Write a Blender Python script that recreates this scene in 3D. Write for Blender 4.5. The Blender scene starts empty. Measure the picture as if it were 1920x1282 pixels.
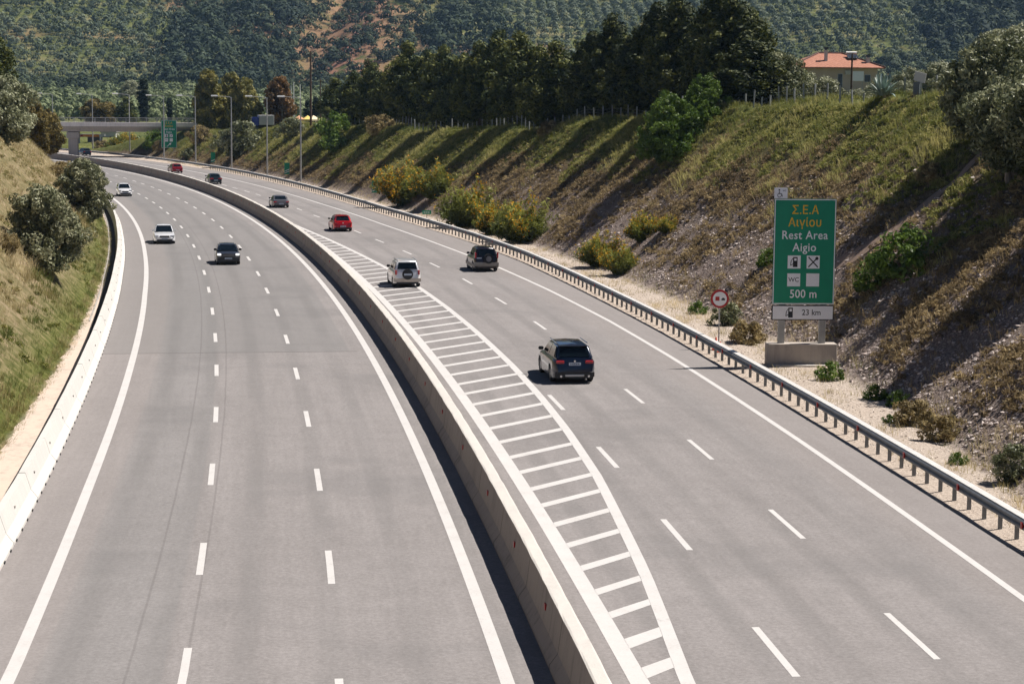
import bpy, bmesh, math, random
import numpy as np
from mathutils import Vector, Matrix
random.seed(7); RNG = np.random.default_rng(7)
R = math.radians
SC = bpy.context.scene
COL = SC.collection
HAZE = 0.00006
# ------------------------------------------------------------------ camera, sky, sun, exposure
CAM_H, F_PX, HOR, ROLL = 12.1, 3713.0, 184.5, 0.00867
PITCH = math.atan((641 - HOR) / F_PX)
cd = bpy.data.cameras.new('camera'); cam = bpy.data.objects.new('camera', cd); COL.objects.link(cam)
cd.sensor_width = 36; cd.lens = F_PX / 1920 * 36; cd.clip_start = 0.5; cd.clip_end = 6000
cam.matrix_world = Matrix.Translation((0, 0, CAM_H)) @ Matrix.Rotation(math.pi / 2 - PITCH, 4, 'X') @ Matrix.Rotation(ROLL, 4, 'Z')
SC.camera = cam
SUN_EL, SUN_AZ = 57, 20            # azimuth from +X towards +Y
wd = bpy.data.worlds.new('World'); SC.world = wd; wd.use_nodes = True
nt = wd.node_tree; nt.nodes.clear()
sky = nt.nodes.new('ShaderNodeTexSky'); sky.sky_type = 'NISHITA'; sky.sun_disc = False
sky.sun_elevation = R(SUN_EL); sky.sun_rotation = R(90 - SUN_AZ)
sky.air_density = 0.45; sky.dust_density = 0.05; sky.ozone_density = 1.5
bg = nt.nodes.new('ShaderNodeBackground'); bg.inputs[1].default_value = 0.05
wo = nt.nodes.new('ShaderNodeOutputWorld')
nt.links.new(sky.outputs[0], bg.inputs[0]); nt.links.new(bg.outputs[0], wo.inputs[0])
sl = bpy.data.lights.new('sun', 'SUN'); sl.energy = 5.0; sl.angle = R(0.53); sl.color = (1.0, 0.945, 0.885)
so = bpy.data.objects.new('sun', sl); COL.objects.link(so)
SDIR = Vector((math.cos(R(SUN_EL)) * math.cos(R(SUN_AZ)), math.cos(R(SUN_EL)) * math.sin(R(SUN_AZ)), math.sin(R(SUN_EL))))
so.rotation_euler = SDIR.to_track_quat('Z', 'Y').to_euler(); so.location = (80, 60, 120)
SC.view_settings.view_transform = 'Standard'; SC.view_settings.look = 'None'
SC.view_settings.exposure = 0.62; SC.view_settings.gamma = 1
SC.cycles.max_bounces = 5; SC.cycles.diffuse_bounces = 2; SC.cycles.transparent_max_bounces = 8; SC.cycles.volume_bounces = 0

# ------------------------------------------------------------------ helpers: tagging and meshes
def tag(o, label=None, cat=None, group=None, kind=None):
    if label: o['label'] = label
    if cat: o['category'] = cat
    if group: o['group'] = group
    if kind: o['kind'] = kind
    return o
def empty(name, loc=(0, 0, 0), rz=0.0, label=None, cat=None, group=None):
    o = bpy.data.objects.new(name, None); COL.objects.link(o); o.location = loc; o.rotation_euler = (0, 0, rz)
    o.empty_display_size = 0.3
    return tag(o, label, cat, group)
def link(name, me, parent=None, loc=(0, 0, 0)):
    o = bpy.data.objects.new(name, me); COL.objects.link(o); o.location = loc
    if parent: o.parent = parent
    return o
def np_mesh(name, V, F, mat=None, attrs=None, smooth=False):
    """V (n,3) float, F (m,k) int with constant k"""
    V = np.ascontiguousarray(V, np.float32); F = np.ascontiguousarray(F, np.int32)
    me = bpy.data.meshes.new(name); m, k = F.shape
    me.vertices.add(len(V)); me.vertices.foreach_set('co', V.ravel())
    me.loops.add(m * k); me.loops.foreach_set('vertex_index', F.ravel())
    me.polygons.add(m); me.polygons.foreach_set('loop_start', np.arange(0, m * k, k, dtype=np.int32))
    me.polygons.foreach_set('loop_total', np.full(m, k, np.int32))
    me.polygons.foreach_set('use_smooth', np.full(m, bool(smooth)))
    me.update(calc_edges=True)
    if mat: me.materials.append(mat)
    for n, (dom, arr) in (attrs or {}).items():
        a = me.attributes.new(n, 'FLOAT', dom); a.data.foreach_set('value', np.ascontiguousarray(arr, np.float32))
    return me
class MB:
    def __init__(s): s.v = []; s.f = []
    def add(s, V, F):
        n = len(s.v); s.v += [tuple(p) for p in V]; s.f += [tuple(i + n for i in f) for f in F]; return s
    def box(s, x0, x1, y0, y1, z0, z1, M=None):
        V = [(x, y, z) for z in (z0, z1) for y in (y0, y1) for x in (x0, x1)]
        if M is not None: V = [tuple(M @ Vector(p)) for p in V]
        return s.add(V, [(0, 2, 3, 1), (4, 5, 7, 6), (0, 1, 5, 4), (2, 6, 7, 3), (0, 4, 6, 2), (1, 3, 7, 5)])
    def tube(s, pts, rad, n=8, cap=True):
        pts = [Vector(p) for p in pts]; rad = rad if hasattr(rad, '__len__') else [rad] * len(pts); V = []
        for i, p in enumerate(pts):
            t = (pts[min(i + 1, len(pts) - 1)] - pts[max(i - 1, 0)]).normalized()
            a = t.orthogonal().normalized() if abs(t.z) > .95 else t.cross(Vector((0, 0, 1))).normalized()
            if abs(t.z) > .95: a = (Vector((1, 0, 0)) - t * t.x).normalized()
            b = t.cross(a)
            for k in range(n):
                w = 2 * math.pi * k / n; V.append(p + (a * math.cos(w) + b * math.sin(w)) * rad[i])
        F = [(i * n + k, i * n + (k + 1) % n, (i + 1) * n + (k + 1) % n, (i + 1) * n + k) for i in range(len(pts) - 1) for k in range(n)]
        if cap: F += [tuple(range(n - 1, -1, -1)), tuple(range((len(pts) - 1) * n, len(pts) * n))]
        return s.add(V, F)
    def cyl(s, c, ax, r, h, n=20, r2=None):
        c = Vector(c); ax = Vector(ax).normalized(); return s.tube([c - ax * h / 2, c + ax * h / 2], [r, r if r2 is None else r2], n)
    def mesh(s, name, mat, bevel=0, seg=1, smooth=None):
        me = bpy.data.meshes.new(name); me.from_pydata(s.v, [], s.f); me.update()
        bm = bmesh.new(); bm.from_mesh(me)
        bmesh.ops.recalc_face_normals(bm, faces=bm.faces)
        if bevel:
            es = [e for e in bm.edges if len(e.link_faces) == 2 and e.calc_face_angle(0) > .5]
            bmesh.ops.bevel(bm, geom=es, offset=bevel, segments=seg, affect='EDGES', clamp_overlap=True)
        bm.to_mesh(me); bm.free()
        if smooth is not None:
            me.polygons.foreach_set('use_smooth', np.ones(len(me.polygons), bool)); me.set_sharp_from_angle(angle=R(smooth))
        me.materials.append(mat); return me
    def obj(s, name, mat, parent=None, loc=(0, 0, 0), **k): return link(name, s.mesh(name, mat, **k), parent, loc)

# ------------------------------------------------------------------ materials
def new_mat(name):
    m = bpy.data.materials.new(name); m.use_nodes = True; t = m.node_tree
    return m, t, t.nodes['Principled BSDF']
class NT:
    def __init__(s, t): s.t = t
    def n(s, ty, **k):
        x = s.t.nodes.new(ty)
        for a, b in k.items(): setattr(x, a, b)
        return x
    def l(s, a, b): s.t.links.new(a, b)
    def noise(s, scale, detail=4, rough=.55, vec=None, dim='3D', dist=0):
        x = s.n('ShaderNodeTexNoise', noise_dimensions=dim); x.inputs['Scale'].default_value = scale
        x.inputs['Detail'].default_value = detail; x.inputs['Roughness'].default_value = rough; x.inputs['Distortion'].default_value = dist
        if vec is not None: s.l(vec, x.inputs['Vector'])
        return x.outputs['Fac']
    def ramp(s, fac, stops, interp='LINEAR'):
        x = s.n('ShaderNodeValToRGB'); x.color_ramp.interpolation = interp; e = x.color_ramp.elements
        while len(e) < len(stops): e.new(.5)
        for el, (p, c) in zip(e, stops): el.position = p; el.color = (*c, 1) if len(c) == 3 else c
        s.l(fac, x.inputs[0]); return x.outputs[0]
    def mix(s, fac, a, b, mode='MIX'):
        x = s.n('ShaderNodeMix', data_type='RGBA', blend_type=mode)
        for v, i in ((fac, 0), (a, 6), (b, 7)):
            if hasattr(v, 'links'): s.l(v, x.inputs[i])
            else: x.inputs[i].default_value = v if i == 0 else (*v, 1)
        return x.outputs[2]
    def math(s, op, a, b=0.0, c=0.0, clamp=False):
        x = s.n('ShaderNodeMath', operation=op, use_clamp=clamp)
        for v, i in ((a, 0), (b, 1), (c, 2)):
            if hasattr(v, 'links'): s.l(v, x.inputs[i])
            else: x.inputs[i].default_value = v
        return x.outputs[0]
    def sstep(s, v, a, b):
        if a > b: return s.math('SUBTRACT', 1.0, s.sstep(v, b, a))
        x = s.n('ShaderNodeMapRange', interpolation_type='SMOOTHSTEP'); s.l(v, x.inputs[0])
        x.inputs[1].default_value = a; x.inputs[2].default_value = b; return x.outputs[0]
    def attr(s, name): return s.n('ShaderNodeAttribute', attribute_name=name).outputs['Fac']
    def pos(s): return s.n('ShaderNodeNewGeometry').outputs['Position']
    def mapv(s, vec, scale):
        x = s.n('ShaderNodeMapping'); x.inputs['Scale'].default_value = scale; s.l(vec, x.inputs['Vector']); return x.outputs[0]
    def bump(s, h, strength, dist):
        x = s.n('ShaderNodeBump'); x.inputs['Strength'].default_value = strength; x.inputs['Distance'].default_value = dist
        s.l(h, x.inputs['Height']); return x.outputs[0]
def plain(name, col, rough=.6, metal=0, coat=0, spec=.5, vary=.12, scale=3.0, emit=None):
    m, t, p = new_mat(name); N = NT(t)
    p.inputs['Roughness'].default_value = rough; p.inputs['Metallic'].default_value = metal
    p.inputs['Coat Weight'].default_value = coat; p.inputs['Coat Roughness'].default_value = .05; p.inputs['Specular IOR Level'].default_value = spec
    co = N.n('ShaderNodeTexCoord').outputs['Object']
    c = N.ramp(N.noise(scale, 5, .6, co), [(.3, tuple(x * (1 - vary) for x in col)), (.7, tuple(min(1, x * (1 + vary)) for x in col))])
    N.l(c, p.inputs['Base Color'])
    return m
def leafmat(name, cols, trans=.3, rough=.6, nscale=.35):
    """cols: three colours, dark to light; each leaf's own shade from its tint, plus broad patches"""
    m, t, p = new_mat(name); N = NT(t)
    f = N.math('ADD', N.math('MULTIPLY', N.attr('tint'), .75), N.math('MULTIPLY', N.noise(nscale, 2, .5, N.pos()), .35))
    c = N.ramp(f, [(.12, cols[0]), (.5, cols[1]), (.88, cols[2])])
    N.l(c, p.inputs['Base Color']); p.inputs['Roughness'].default_value = rough; p.inputs['Specular IOR Level'].default_value = .25
    tr = N.n('ShaderNodeBsdfTranslucent'); N.l(c, tr.inputs[0]); mx = N.n('ShaderNodeMixShader'); mx.inputs[0].default_value = trans
    N.l(p.outputs[0], mx.inputs[1]); N.l(tr.outputs[0], mx.inputs[2]); N.l(mx.outputs[0], t.nodes['Material Output'].inputs[0])
    return m

# ------------------------------------------------------------------ the road's own coordinates: s along, d across (right positive)
CC = [-18.082765460432597, -240.76405484717716, -0.3323117396979431, 0.28548406026233214, -0.06648280315476493, 0.007629929640250806, -0.0001663250891518213]
_s = np.arange(-10, 861, 1.0); _t = _s / 100
_th = CC[2] + CC[3] * _t + CC[4] * _t**2 + CC[5] * _t**3 + CC[6] * _t**4
_th = np.where(_s > 700, _th[710] + (_s - 700) * .0022, _th)
_hx, _hy = -np.sin(_th), np.cos(_th)
_X = np.concatenate([[0], np.cumsum((_hx[1:] + _hx[:-1]) / 2)]); _Y = np.concatenate([[0], np.cumsum((_hy[1:] + _hy[:-1]) / 2)])
_X = _X - _X[10] + CC[0]; _Y = _Y - _Y[10] + CC[1]
SMIN = 225; _k = _s >= SMIN
cs, cx, cy, cth = _s[_k], _X[_k], _Y[_k], _th[_k]
def sp(s, d, z=0.0):
    x = np.interp(s, cs, cx); y = np.interp(s, cs, cy); th = np.interp(s, cs, cth)
    return (float(x + d * math.cos(th)), float(y + d * math.sin(th)), z)
def heading(s): return float(np.interp(s, cs, cth))
def sd(x, y):
    x = np.atleast_1d(np.asarray(x, float)).ravel(); y = np.atleast_1d(np.asarray(y, float)).ravel()
    S = np.empty_like(x); D = np.empty_like(x); B = 20000
    for a in range(0, len(x), B):
        xx = x[a:a + B, None]; yy = y[a:a + B, None]
        i0 = ((xx - cx[None, ::8])**2 + (yy - cy[None, ::8])**2).argmin(1) * 8
        best = i0.copy(); bd = np.full(len(i0), 1e18)
        for k in range(-8, 9):
            i = np.clip(i0 + k, 0, len(cx) - 1); q = (xx[:, 0] - cx[i])**2 + (yy[:, 0] - cy[i])**2
            m = q < bd; bd[m] = q[m]; best[m] = i[m]
        dx = xx[:, 0] - cx[best]; dy = yy[:, 0] - cy[best]; th = cth[best]
        S[a:a + B] = cs[best] - np.sin(th) * dx + np.cos(th) * dy
        D[a:a + B] = np.cos(th) * dx + np.sin(th) * dy
    return S, D
I = np.interp
T_FR = ([295, 302, 320, 335, 360, 405, 430, 450, 500, 560, 600, 860], [17.9, 18.3, 20, 21.1, 21.0, 20.6, 19.5, 18.6, 18.3, 18.8, 19.5, 20.5])
T_HC = ([350, 360, 370, 383, 397, 420, 438, 447, 468, 492, 522, 554, 578, 597, 612, 640, 656, 670, 700, 860],
        [12.9, 12.5, 12.1, 11.7, 11.5, 10.5, 9.6, 8.9, 8.4, 7.9, 7.7, 7.7, 7.0, 5.0, 5.2, 5.4, 2.0, .8, .6, .6])
T_HL = ([225, 330, 480, 520, 570, 620, 860], [9, 9.5, 9.5, 8.0, 6.3, 4.2, 4])
T_RAIL = ([225, 296, 311, 345, 390, 410, 430, 451, 472, 519, 560, 605, 700, 860], [15.4, 15.7, 15.9, 16.4, 16.75, 16.3, 15.4, 14.75, 14.6, 14.9, 15.4, 15.8, 17, 17])
T_LB = ([225, 295, 303, 334, 355, 380, 420, 480, 860], [-11.7, -11.9, -12.0, -12.46, -12.7, -12.9, -12.95, -12.6, -12.5])
def vnoise(x, y, f, seed=0):
    r = np.random.default_rng(seed); o = 0
    for k in range(6):
        a = r.uniform(0, 2 * math.pi); w = f * r.uniform(.6, 1.6); o = o + np.sin(w * (x * math.cos(a) + y * math.sin(a)) + r.uniform(0, 6.28))
    return o / 3.0
def sstep(v, a, b):
    t = np.clip((v - a) / (b - a), 0, 1); return t * t * (3 - 2 * t)
def terrain(x, y, full=False):
    x = np.atleast_1d(np.asarray(x, float)).ravel(); y = np.atleast_1d(np.asarray(y, float)).ravel()
    S, D = sd(x, y)
    fr = I(S, *T_FR); hc = I(S, *T_HC); hl = I(S, *T_HL)
    eR = D - fr; eL = -14.4 - D
    def prof(e, tan, h, r=.9):
        v = np.clip(e, 0, None) * tan; k = np.clip(.5 + .5 * (h - v) / r, 0, 1)
        return h * (1 - k) + v * k - r * k * (1 - k) * .5
    gul = np.sin(S * .55 + 1.5 * np.sin(S * .13) + eR * .05) * .16 + np.sin(S * 1.35 + 2 * np.sin(S * .21) - eR * .08) * .10
    wob = vnoise(x, y, .9, 3) * .15 + vnoise(x, y, 2.3, 4) * .07 + vnoise(x, y, .25, 5) * .32 + gul
    zR = prof(eR, .8, hc); zR = np.minimum(zR, np.clip(eR, 0, None) * .8)
    zR = zR + np.clip(eR - hc / .8 - 14, 0, 70) * .07 + wob * sstep(eR, .3, 3)
    zL = np.minimum(prof(eL, .95, hl), np.clip(eL, 0, None) * .95) + wob * sstep(eL, .3, 3)
    z = np.where(eR > 0, zR, np.where(eL > 0, zL, -.05))
    strip = (D > I(S, *T_RAIL) - .2) & (eR <= 0)
    z = np.where(strip, -.03 + .03 * np.clip(vnoise(x, y, 3, 8), -1, 1) * (eR < -.2), z)
    # valley and hills beyond
    far = I(y, [400, 510, 600, 880, 980, 1250, 1700, 2200], [.6, 1.0, 5.6, 11.5, 20, 88, 210, 300])
    hillw = sstep(y, 900, 1050)
    ridge = vnoise(x, y, .012, 21) * 9 + vnoise(x, y, .03, 22) * 3.5
    rav = -16 * np.exp(-((x + 118 + (y - 900) * -.04) / 22)**2)
    far = far + hillw * (ridge + rav) + sstep(x, 60, 250) * sstep(y, 500, 900) * 14 + vnoise(x, y, .02, 23) * .8
    w = sstep(y, 440, 560); z = z * (1 - w) + far * w
    if full: return z, S, D, eR, eL, hc, hl
    return z
def T(x, y): return float(terrain(x, y)[0])
def ray(px, py):
    u = (px - 960) / F_PX; v = -(py - 641) / F_PX; c, s = math.cos(ROLL), math.sin(ROLL)
    u2 = u * c - v * s; v2 = u * s + v * c
    dy = math.cos(PITCH) + v2 * math.sin(PITCH); dz = -math.sin(PITCH) + v2 * math.cos(PITCH)
    return u2 / dy, dz / dy           # x and z per metre of y
def at(px, py, Y): a, b = ray(px, py); return (a * Y, Y, CAM_H + b * Y)
def gnd(px, py, z=0.0): a, b = ray(px, py); Y = (z - CAM_H) / b; return (a * Y, Y, z)
def hit(px, py, y0=60, y1=900):
    a, b = ray(px, py); Y = np.arange(y0, y1, .5); z = terrain(a * Y, Y); i = np.where(z > CAM_H + b * Y)[0]
    if len(i) == 0: return at(px, py, 400)
    Y = float(Y[i[0]]); return (a * Y, Y, T(a * Y, Y))
def xat(px, Y, up=0.0): x = ray(px, 190)[0] * Y; return (x, Y, T(x, Y) + up)

# ------------------------------------------------------------------ ground sheet
def ground_mat():
    m, t, p = new_mat('ground'); N = NT(t); P = N.pos()
    eR, eL, hf, S = N.attr('eR'), N.attr('eL'), N.attr('hf'), N.attr('sv')
    nb = N.noise(.35, 4, .6, P); nm = N.noise(1.6, 5, .65, P); nf = N.noise(9, 4, .7, P)
    hfn = N.math('ADD', hf, N.math('MULTIPLY', N.math('SUBTRACT', nb, .5), .7))
    stony = N.ramp(nf, [(.3, (.085, .062, .050)), (.5, (.20, .155, .130)), (.70, (.42, .35, .31))])
    brown = N.ramp(nm, [(.3, (.075, .054, .034)), (.55, (.150, .112, .072)), (.75, (.24, .185, .12))])
    green = N.ramp(nm, [(.3, (.05, .062, .014)), (.55, (.12, .128, .035)), (.75, (.23, .205, .075))])
    gravel = N.ramp(nf, [(.25, (.26, .205, .165)), (.5, (.46, .385, .32)), (.8, (.62, .54, .46))])
    right = N.mix(N.sstep(hfn, .25, .55), stony, brown); right = N.mix(N.sstep(hfn, .55, .85), right, green)
    right = N.mix(N.sstep(N.math('ADD', eR, N.math('MULTIPLY', nm, 1.6)), .2, 1.2), gravel, right)
    soil = N.ramp(nm, [(.3, (.11, .10, .045)), (.5, (.20, .165, .085)), (.75, (.34, .25, .17))])
    left = N.mix(N.sstep(N.math('ADD', eL, N.math('MULTIPLY', nm, 2.0)), 1.2, 3.2), green, soil)
    base = N.mix(N.sstep(eL, -.5, 0), right, left)
    Y = N.n('ShaderNodeSeparateXYZ'); N.l(P, Y.inputs[0])
    # far hills: green grass between the trees, ochre and red soil patches
    hn = N.noise(.006, 4, .6, P); hg = N.noise(.05, 5, .65, P)
    hill = N.ramp(hg, [(.35, (.05, .065, .022)), (.5, (.10, .115, .035)), (.65, (.19, .17, .08))])
    bx = N.math('SUBTRACT', 1.0, N.math('MULTIPLY', N.math('ABSOLUTE', N.math('ADD', Y.outputs[0], 88)), .022), 0, True)
    redm = N.math('MULTIPLY', bx, N.sstep(Y.outputs[1], 880, 960)); redm = N.math('MULTIPLY', redm, N.sstep(hg, .38, .5))
    hill = N.mix(redm, hill, (.30, .15, .10)); hill = N.mix(N.sstep(hn, .58, .68), hill, (.22, .13, .075))
    base = N.mix(N.sstep(Y.outputs[1], 430, 520), base, hill)
    N.l(base, p.inputs['Base Color']); p.inputs['Roughness'].default_value = .95; p.inputs['Specular IOR Level'].default_value = .1
    N.l(N.bump(N.math('ADD', nf, nm), .9, .12), p.inputs['Normal'])
    return m
def axis(segs):
    o = []
    for a, b, st in segs: o += list(np.arange(a, b, st))
    return np.array(o)
gx = axis([(-900, -400, 25), (-400, -170, 10), (-170, -100, 2.5), (-100, -60, 1.0), (-60, 48, .55), (48, 100, 3), (100, 400, 10), (400, 901, 25)])
gy = axis([(-30, 40, 5), (40, 70, 1.5), (70, 240, .55), (240, 450, 1.1), (450, 900, 9), (900, 1400, 6), (1400, 2201, 40)])
GX, GY = np.meshgrid(gx, gy); gz, gS, gD, geR, geL, ghc, ghl = terrain(GX, GY, True)
nx, ny = len(gx), len(gy); idx = np.arange(nx * ny).reshape(ny, nx)
GF = np.stack([idx[:-1, :-1], idx[:-1, 1:], idx[1:, 1:], idx[1:, :-1]], -1).reshape(-1, 4)
hf = np.where(geR > 0, gz / np.maximum(ghc, 1), np.where(geL > 0, gz / np.maximum(ghl, 1), 0))
hf = hf + np.where(geR > 0, sstep(gS, 400, 520) * .38 - sstep(-gS, -400, -300) * .12, 0)
me = np_mesh('ground', np.stack([GX.ravel(), GY.ravel(), gz], 1), GF, ground_mat(),
             {'eR': ('POINT', geR), 'eL': ('POINT', geL), 'hf': ('POINT', hf), 'sv': ('POINT', gS)}, True)
tag(link('ground', me), kind='structure')

# ------------------------------------------------------------------ strips along the road
def strip(name, mat, s0, s1, da, db, za=0.0, zb=None, ds=2.0, kind='structure', skirt=0.0):
    fa = da if callable(da) else (lambda s: da); fb = db if callable(db) else (lambda s: db); zb = za if zb is None else zb
    n = max(2, int((s1 - s0) / ds) + 1); V = []; F = []; sv = []; dv = []
    for s in np.linspace(s0, s1, n):
        cols = [(fa(s), za), (fb(s), zb)]
        if skirt: cols = [(fa(s), za - skirt)] + cols + [(fb(s), zb - skirt)]
        for d, z in cols: V.append(sp(s, d, z)); sv.append(s); dv.append(d)
    m = 4 if skirt else 2
    for i in range(n - 1):
        for j in range(m - 1): F.append((i * m + j, i * m + j + 1, (i + 1) * m + j + 1, (i + 1) * m + j))
    me = np_mesh(name, np.array(V), np.array(F), mat, {'sv': ('POINT', sv), 'dv': ('POINT', dv)})
    return tag(link(name, me), kind=kind)
def asphalt():
    m, t, p = new_mat('asphalt'); N = NT(t); P = N.pos(); s, d = N.attr('sv'), N.attr('dv')
    c = N.n('ShaderNodeCombineXYZ'); N.l(d, c.inputs[0]); N.l(N.math('MULTIPLY', s, .06), c.inputs[1])
    streak = N.noise(1.3, 4, .6, c.outputs[0]); streak2 = N.noise(4.5, 3, .6, c.outputs[0]); big = N.noise(.06, 3, .55, P); agg = N.noise(7.5, 5, .95, P); mid = N.noise(1.1, 5, .65, P)
    v = N.math('ADD', N.math('MULTIPLY', streak, .22), N.math('MULTIPLY', streak2, .16)); v = N.math('ADD', v, N.math('MULTIPLY', big, .24))
    v = N.math('ADD', v, N.math('MULTIPLY', mid, .24)); v = N.math('ADD', v, N.math('MULTIPLY', agg, 1.25)); v = N.math('SUBTRACT', v, .425)
    col = N.ramp(v, [(.42, (.168, .155, .149)), (.63, (.222, .206, .199)), (.84, (.284, .264, .256))])
    # newer grey mat on the two left lanes beyond the transverse joint, and on the slow lane
    patch = N.math('MULTIPLY', N.sstep(d, -9.9, -9.8), N.sstep(N.math('MULTIPLY', d, -1.0), 7.15, 7.25))
    col = N.mix(N.math('MULTIPLY', patch, .45), col, N.ramp(v, [(.45, (.160, .155, .152)), (.8, (.226, .220, .216))]))
    far = N.math('MULTIPLY', N.sstep(s, 338.2, 338.35), N.sstep(N.math('MULTIPLY', d, -1.0), .8, 1.0))
    col = N.mix(N.math('MULTIPLY', far, .5), col, (.172, .167, .163))
    # wheel tracks
    w = N.math('SINE', N.math('MULTIPLY', N.math('ADD', d, .35), 3.35)); w = N.math('MULTIPLY', N.sstep(w, .1, 1.0), N.math('MULTIPLY', N.sstep(big, .3, .6), .28))
    lane = N.math('MULTIPLY', N.sstep(d, -10.2, -9.4), N.sstep(N.math('MULTIPLY', d, -1.0), -13.2, -12.2))
    col = N.mix(N.math('MULTIPLY', w, lane), col, (.125, .120, .116))
    # shoulders slightly pinker
    sh = N.math('SUBTRACT', 1.0, lane); col = N.mix(N.math('MULTIPLY', sh, .25), col, (.24, .212, .195))
    def seam(pos, wd, strength, col):
        q = N.sstep(N.math('ABSOLUTE', N.math('SUBTRACT', N.math('ADD', d, N.math('MULTIPLY', N.math('SUBTRACT', N.noise(.25, 3, .5, P), .5), .06)), pos)), wd, wd * .3)
        return N.mix(N.math('MULTIPLY', q, strength), col, (.09, .08, .078))
    for pz in (-7.95, -6.75): col = seam(pz, .045, .3, col)
    q = N.sstep(N.math('ABSOLUTE', N.math('SUBTRACT', s, 338.25)), .12, .03)
    q = N.math('MULTIPLY', q, N.sstep(N.math('MULTIPLY', d, -1.0), .4, .6)); col = N.mix(N.math('MULTIPLY', q, .75), col, (.08, .072, .07))
    spots = N.sstep(N.noise(1.4, 2, .6, P), .70, .76); col = N.mix(N.math('MULTIPLY', spots, .22), col, (.10, .095, .092))
    stain = N.math('MULTIPLY', N.sstep(N.noise(.11, 4, .65, P), .50, .68), lane); col = N.mix(N.math('MULTIPLY', stain, .30), col, (.135, .130, .128))
    oil = N.sstep(N.math('ABSOLUTE', N.math('ADD', d, 5.55)), 1.0, .1); oil = N.math('MAXIMUM', oil, N.sstep(N.math('ABSOLUTE', N.math('ADD', d, 9.2)), 1.0, .1)); oil = N.math('MAXIMUM', oil, N.sstep(N.math('ABSOLUTE', N.math('SUBTRACT', d, 11.8)), 1.0, .1))
    col = N.mix(N.math('MULTIPLY', N.math('MULTIPLY', oil, N.sstep(streak, .4, .6)), .20), col, (.13, .125, .122))
    N.l(col, p.inputs['Base Color']); p.inputs['Roughness'].default_value = .95; p.inputs['Specular IOR Level'].default_value = .1; return m
def paint_mat():
    m, t, p = new_mat('road_paint'); N = NT(t); P = N.pos()
    v = N.math('ADD', N.math('MULTIPLY', N.noise(14, 4, .75, P), .6), N.math('MULTIPLY', N.noise(1.2, 3, .6, P), .4))
    wear = N.sstep(N.math('ADD', N.math('MULTIPLY', N.noise(7, 5, .8, P), .6), N.math('MULTIPLY', N.noise(.7, 3, .6, P), .4)), .585, .66)
    N.l(N.mix(N.math('MULTIPLY', wear, .5), N.ramp(v, [(.30, (.38, .36, .34)), (.45, (.49, .47, .45)), (.7, (.54, .525, .505))]), (.25, .235, .22)), p.inputs['Base Color']); p.inputs['Roughness'].default_value = .7
    return m
M_ASPH, M_PAINT = asphalt(), paint_mat()
railf = lambda s: float(I(s, *T_RAIL)); lbf = lambda s: float(I(s, *T_LB))
strip('motorway', M_ASPH, SMIN, 850, lambda s: lbf(s) - .05, lambda s: railf(s) - .55, 0, skirt=.12)
ZP = .005
dL0 = lambda s: float(I(s, [285, 298, 305, 333, 367, 400, 500], [-10.35, -10.57, -10.68, -10.99, -11.30, -11.43, -11.5]))
dD1 = lambda s: float(I(s, [285, 307, 332, 357, 382, 430, 484, 560], [-6.75, -6.95, -7.17, -7.34, -7.43, -7.47, -7.61, -7.65]))
dD2 = lambda s: float(I(s, [294, 331, 369, 442, 484, 530, 570], [-3.5, -3.68, -3.79, -3.84, -3.97, -4.07, -3.9]))
dR3 = lambda s: float(I(s, [270, 290, 312, 335, 350, 368, 385, 407, 433, 470, 500, 550, 700], [13.2, 13.4, 13.8, 14.12, 14.2, 14.0, 13.6, 12.7, 11.7, 10.9, 10.6, 10.6, 11.5]))
dR2 = lambda s: float(I(s, [270, 288, 312, 350, 376, 400, 413, 448, 492, 510, 600], [9.4, 9.6, 9.85, 10.03, 9.67, 8.8, 8.2, 7.0, 6.6, 6.3, 6.5]))
dHL = lambda s: float(I(s, [280, 300, 330, 400, 432], [2.75, 2.8, 2.85, 2.9, 2.9]))
dHR = lambda s: float(I(s, [278, 284, 293, 300, 306, 315, 323, 333, 346, 358, 369, 385, 396, 413, 428, 438], [3.4, 3.8, 4.55, 5.02, 5.42, 5.8, 6.02, 6.18, 6.22, 6.15, 5.98, 5.48, 5.0, 4.2, 3.45, 3.05]))
def line(f, w, s0, s1, z=ZP, name='edge_line'): return strip(name, M_PAINT, s0, s1, lambda s: f(s) - w / 2, lambda s: f(s) + w / 2, z)
line(dL0, .30, 240, 760); line(lambda s: 0.0, .30, 240, 850); line(dR3, .22, 240, 850)
line(dHL, .42, 270, 440); line(dHR, .32, 270, 437); line(lambda s: 2.95, .2, 437, 850)
def dashes(name, f, starts, ln=3.9, w=.16):
    V = []; F = []
    for s0 in starts:
        n = len(V); ps = np.linspace(s0 - ln, s0, 3)
        for s in ps: V += [sp(s, f(s) - w / 2, ZP), sp(s, f(s) + w / 2, ZP)]
        F += [(n, n + 1, n + 3, n + 2), (n + 2, n + 3, n + 5, n + 4)]
    tag(link(name, np_mesh(name, np.array(V), np.array(F), M_PAINT)), kind='structure')
d1c = [285, 295.5, 307.4, 319.6, 332.1, 344.3, 356.8, 369.5, 382, 394.7, 406.7, 418.8, 430.5, 441.9, 452.9, 463.1, 473.6, 483.6, 494, 502.9, 512, 521, 530, 539]
d2c = [282.4, 294.3, 306.2, 318.3, 330.8, 343.3, 355.8, 368.6, 380.8, 393.6, 405.7, 417.6, 429.5, 440.9, 452.2, 462.8, 473.3, 483.3, 493.6, 503.7, 512.1, 522.7, 531.5, 541.7, 551, 560.6, 570, 579, 588]
dashes('lane_dashes', dD1, [s + 1.85 for s in d1c], 3.7, .18); dashes('lane_dashes', dD2, [s + 1.85 for s in d2c], 3.7, .18)
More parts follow.
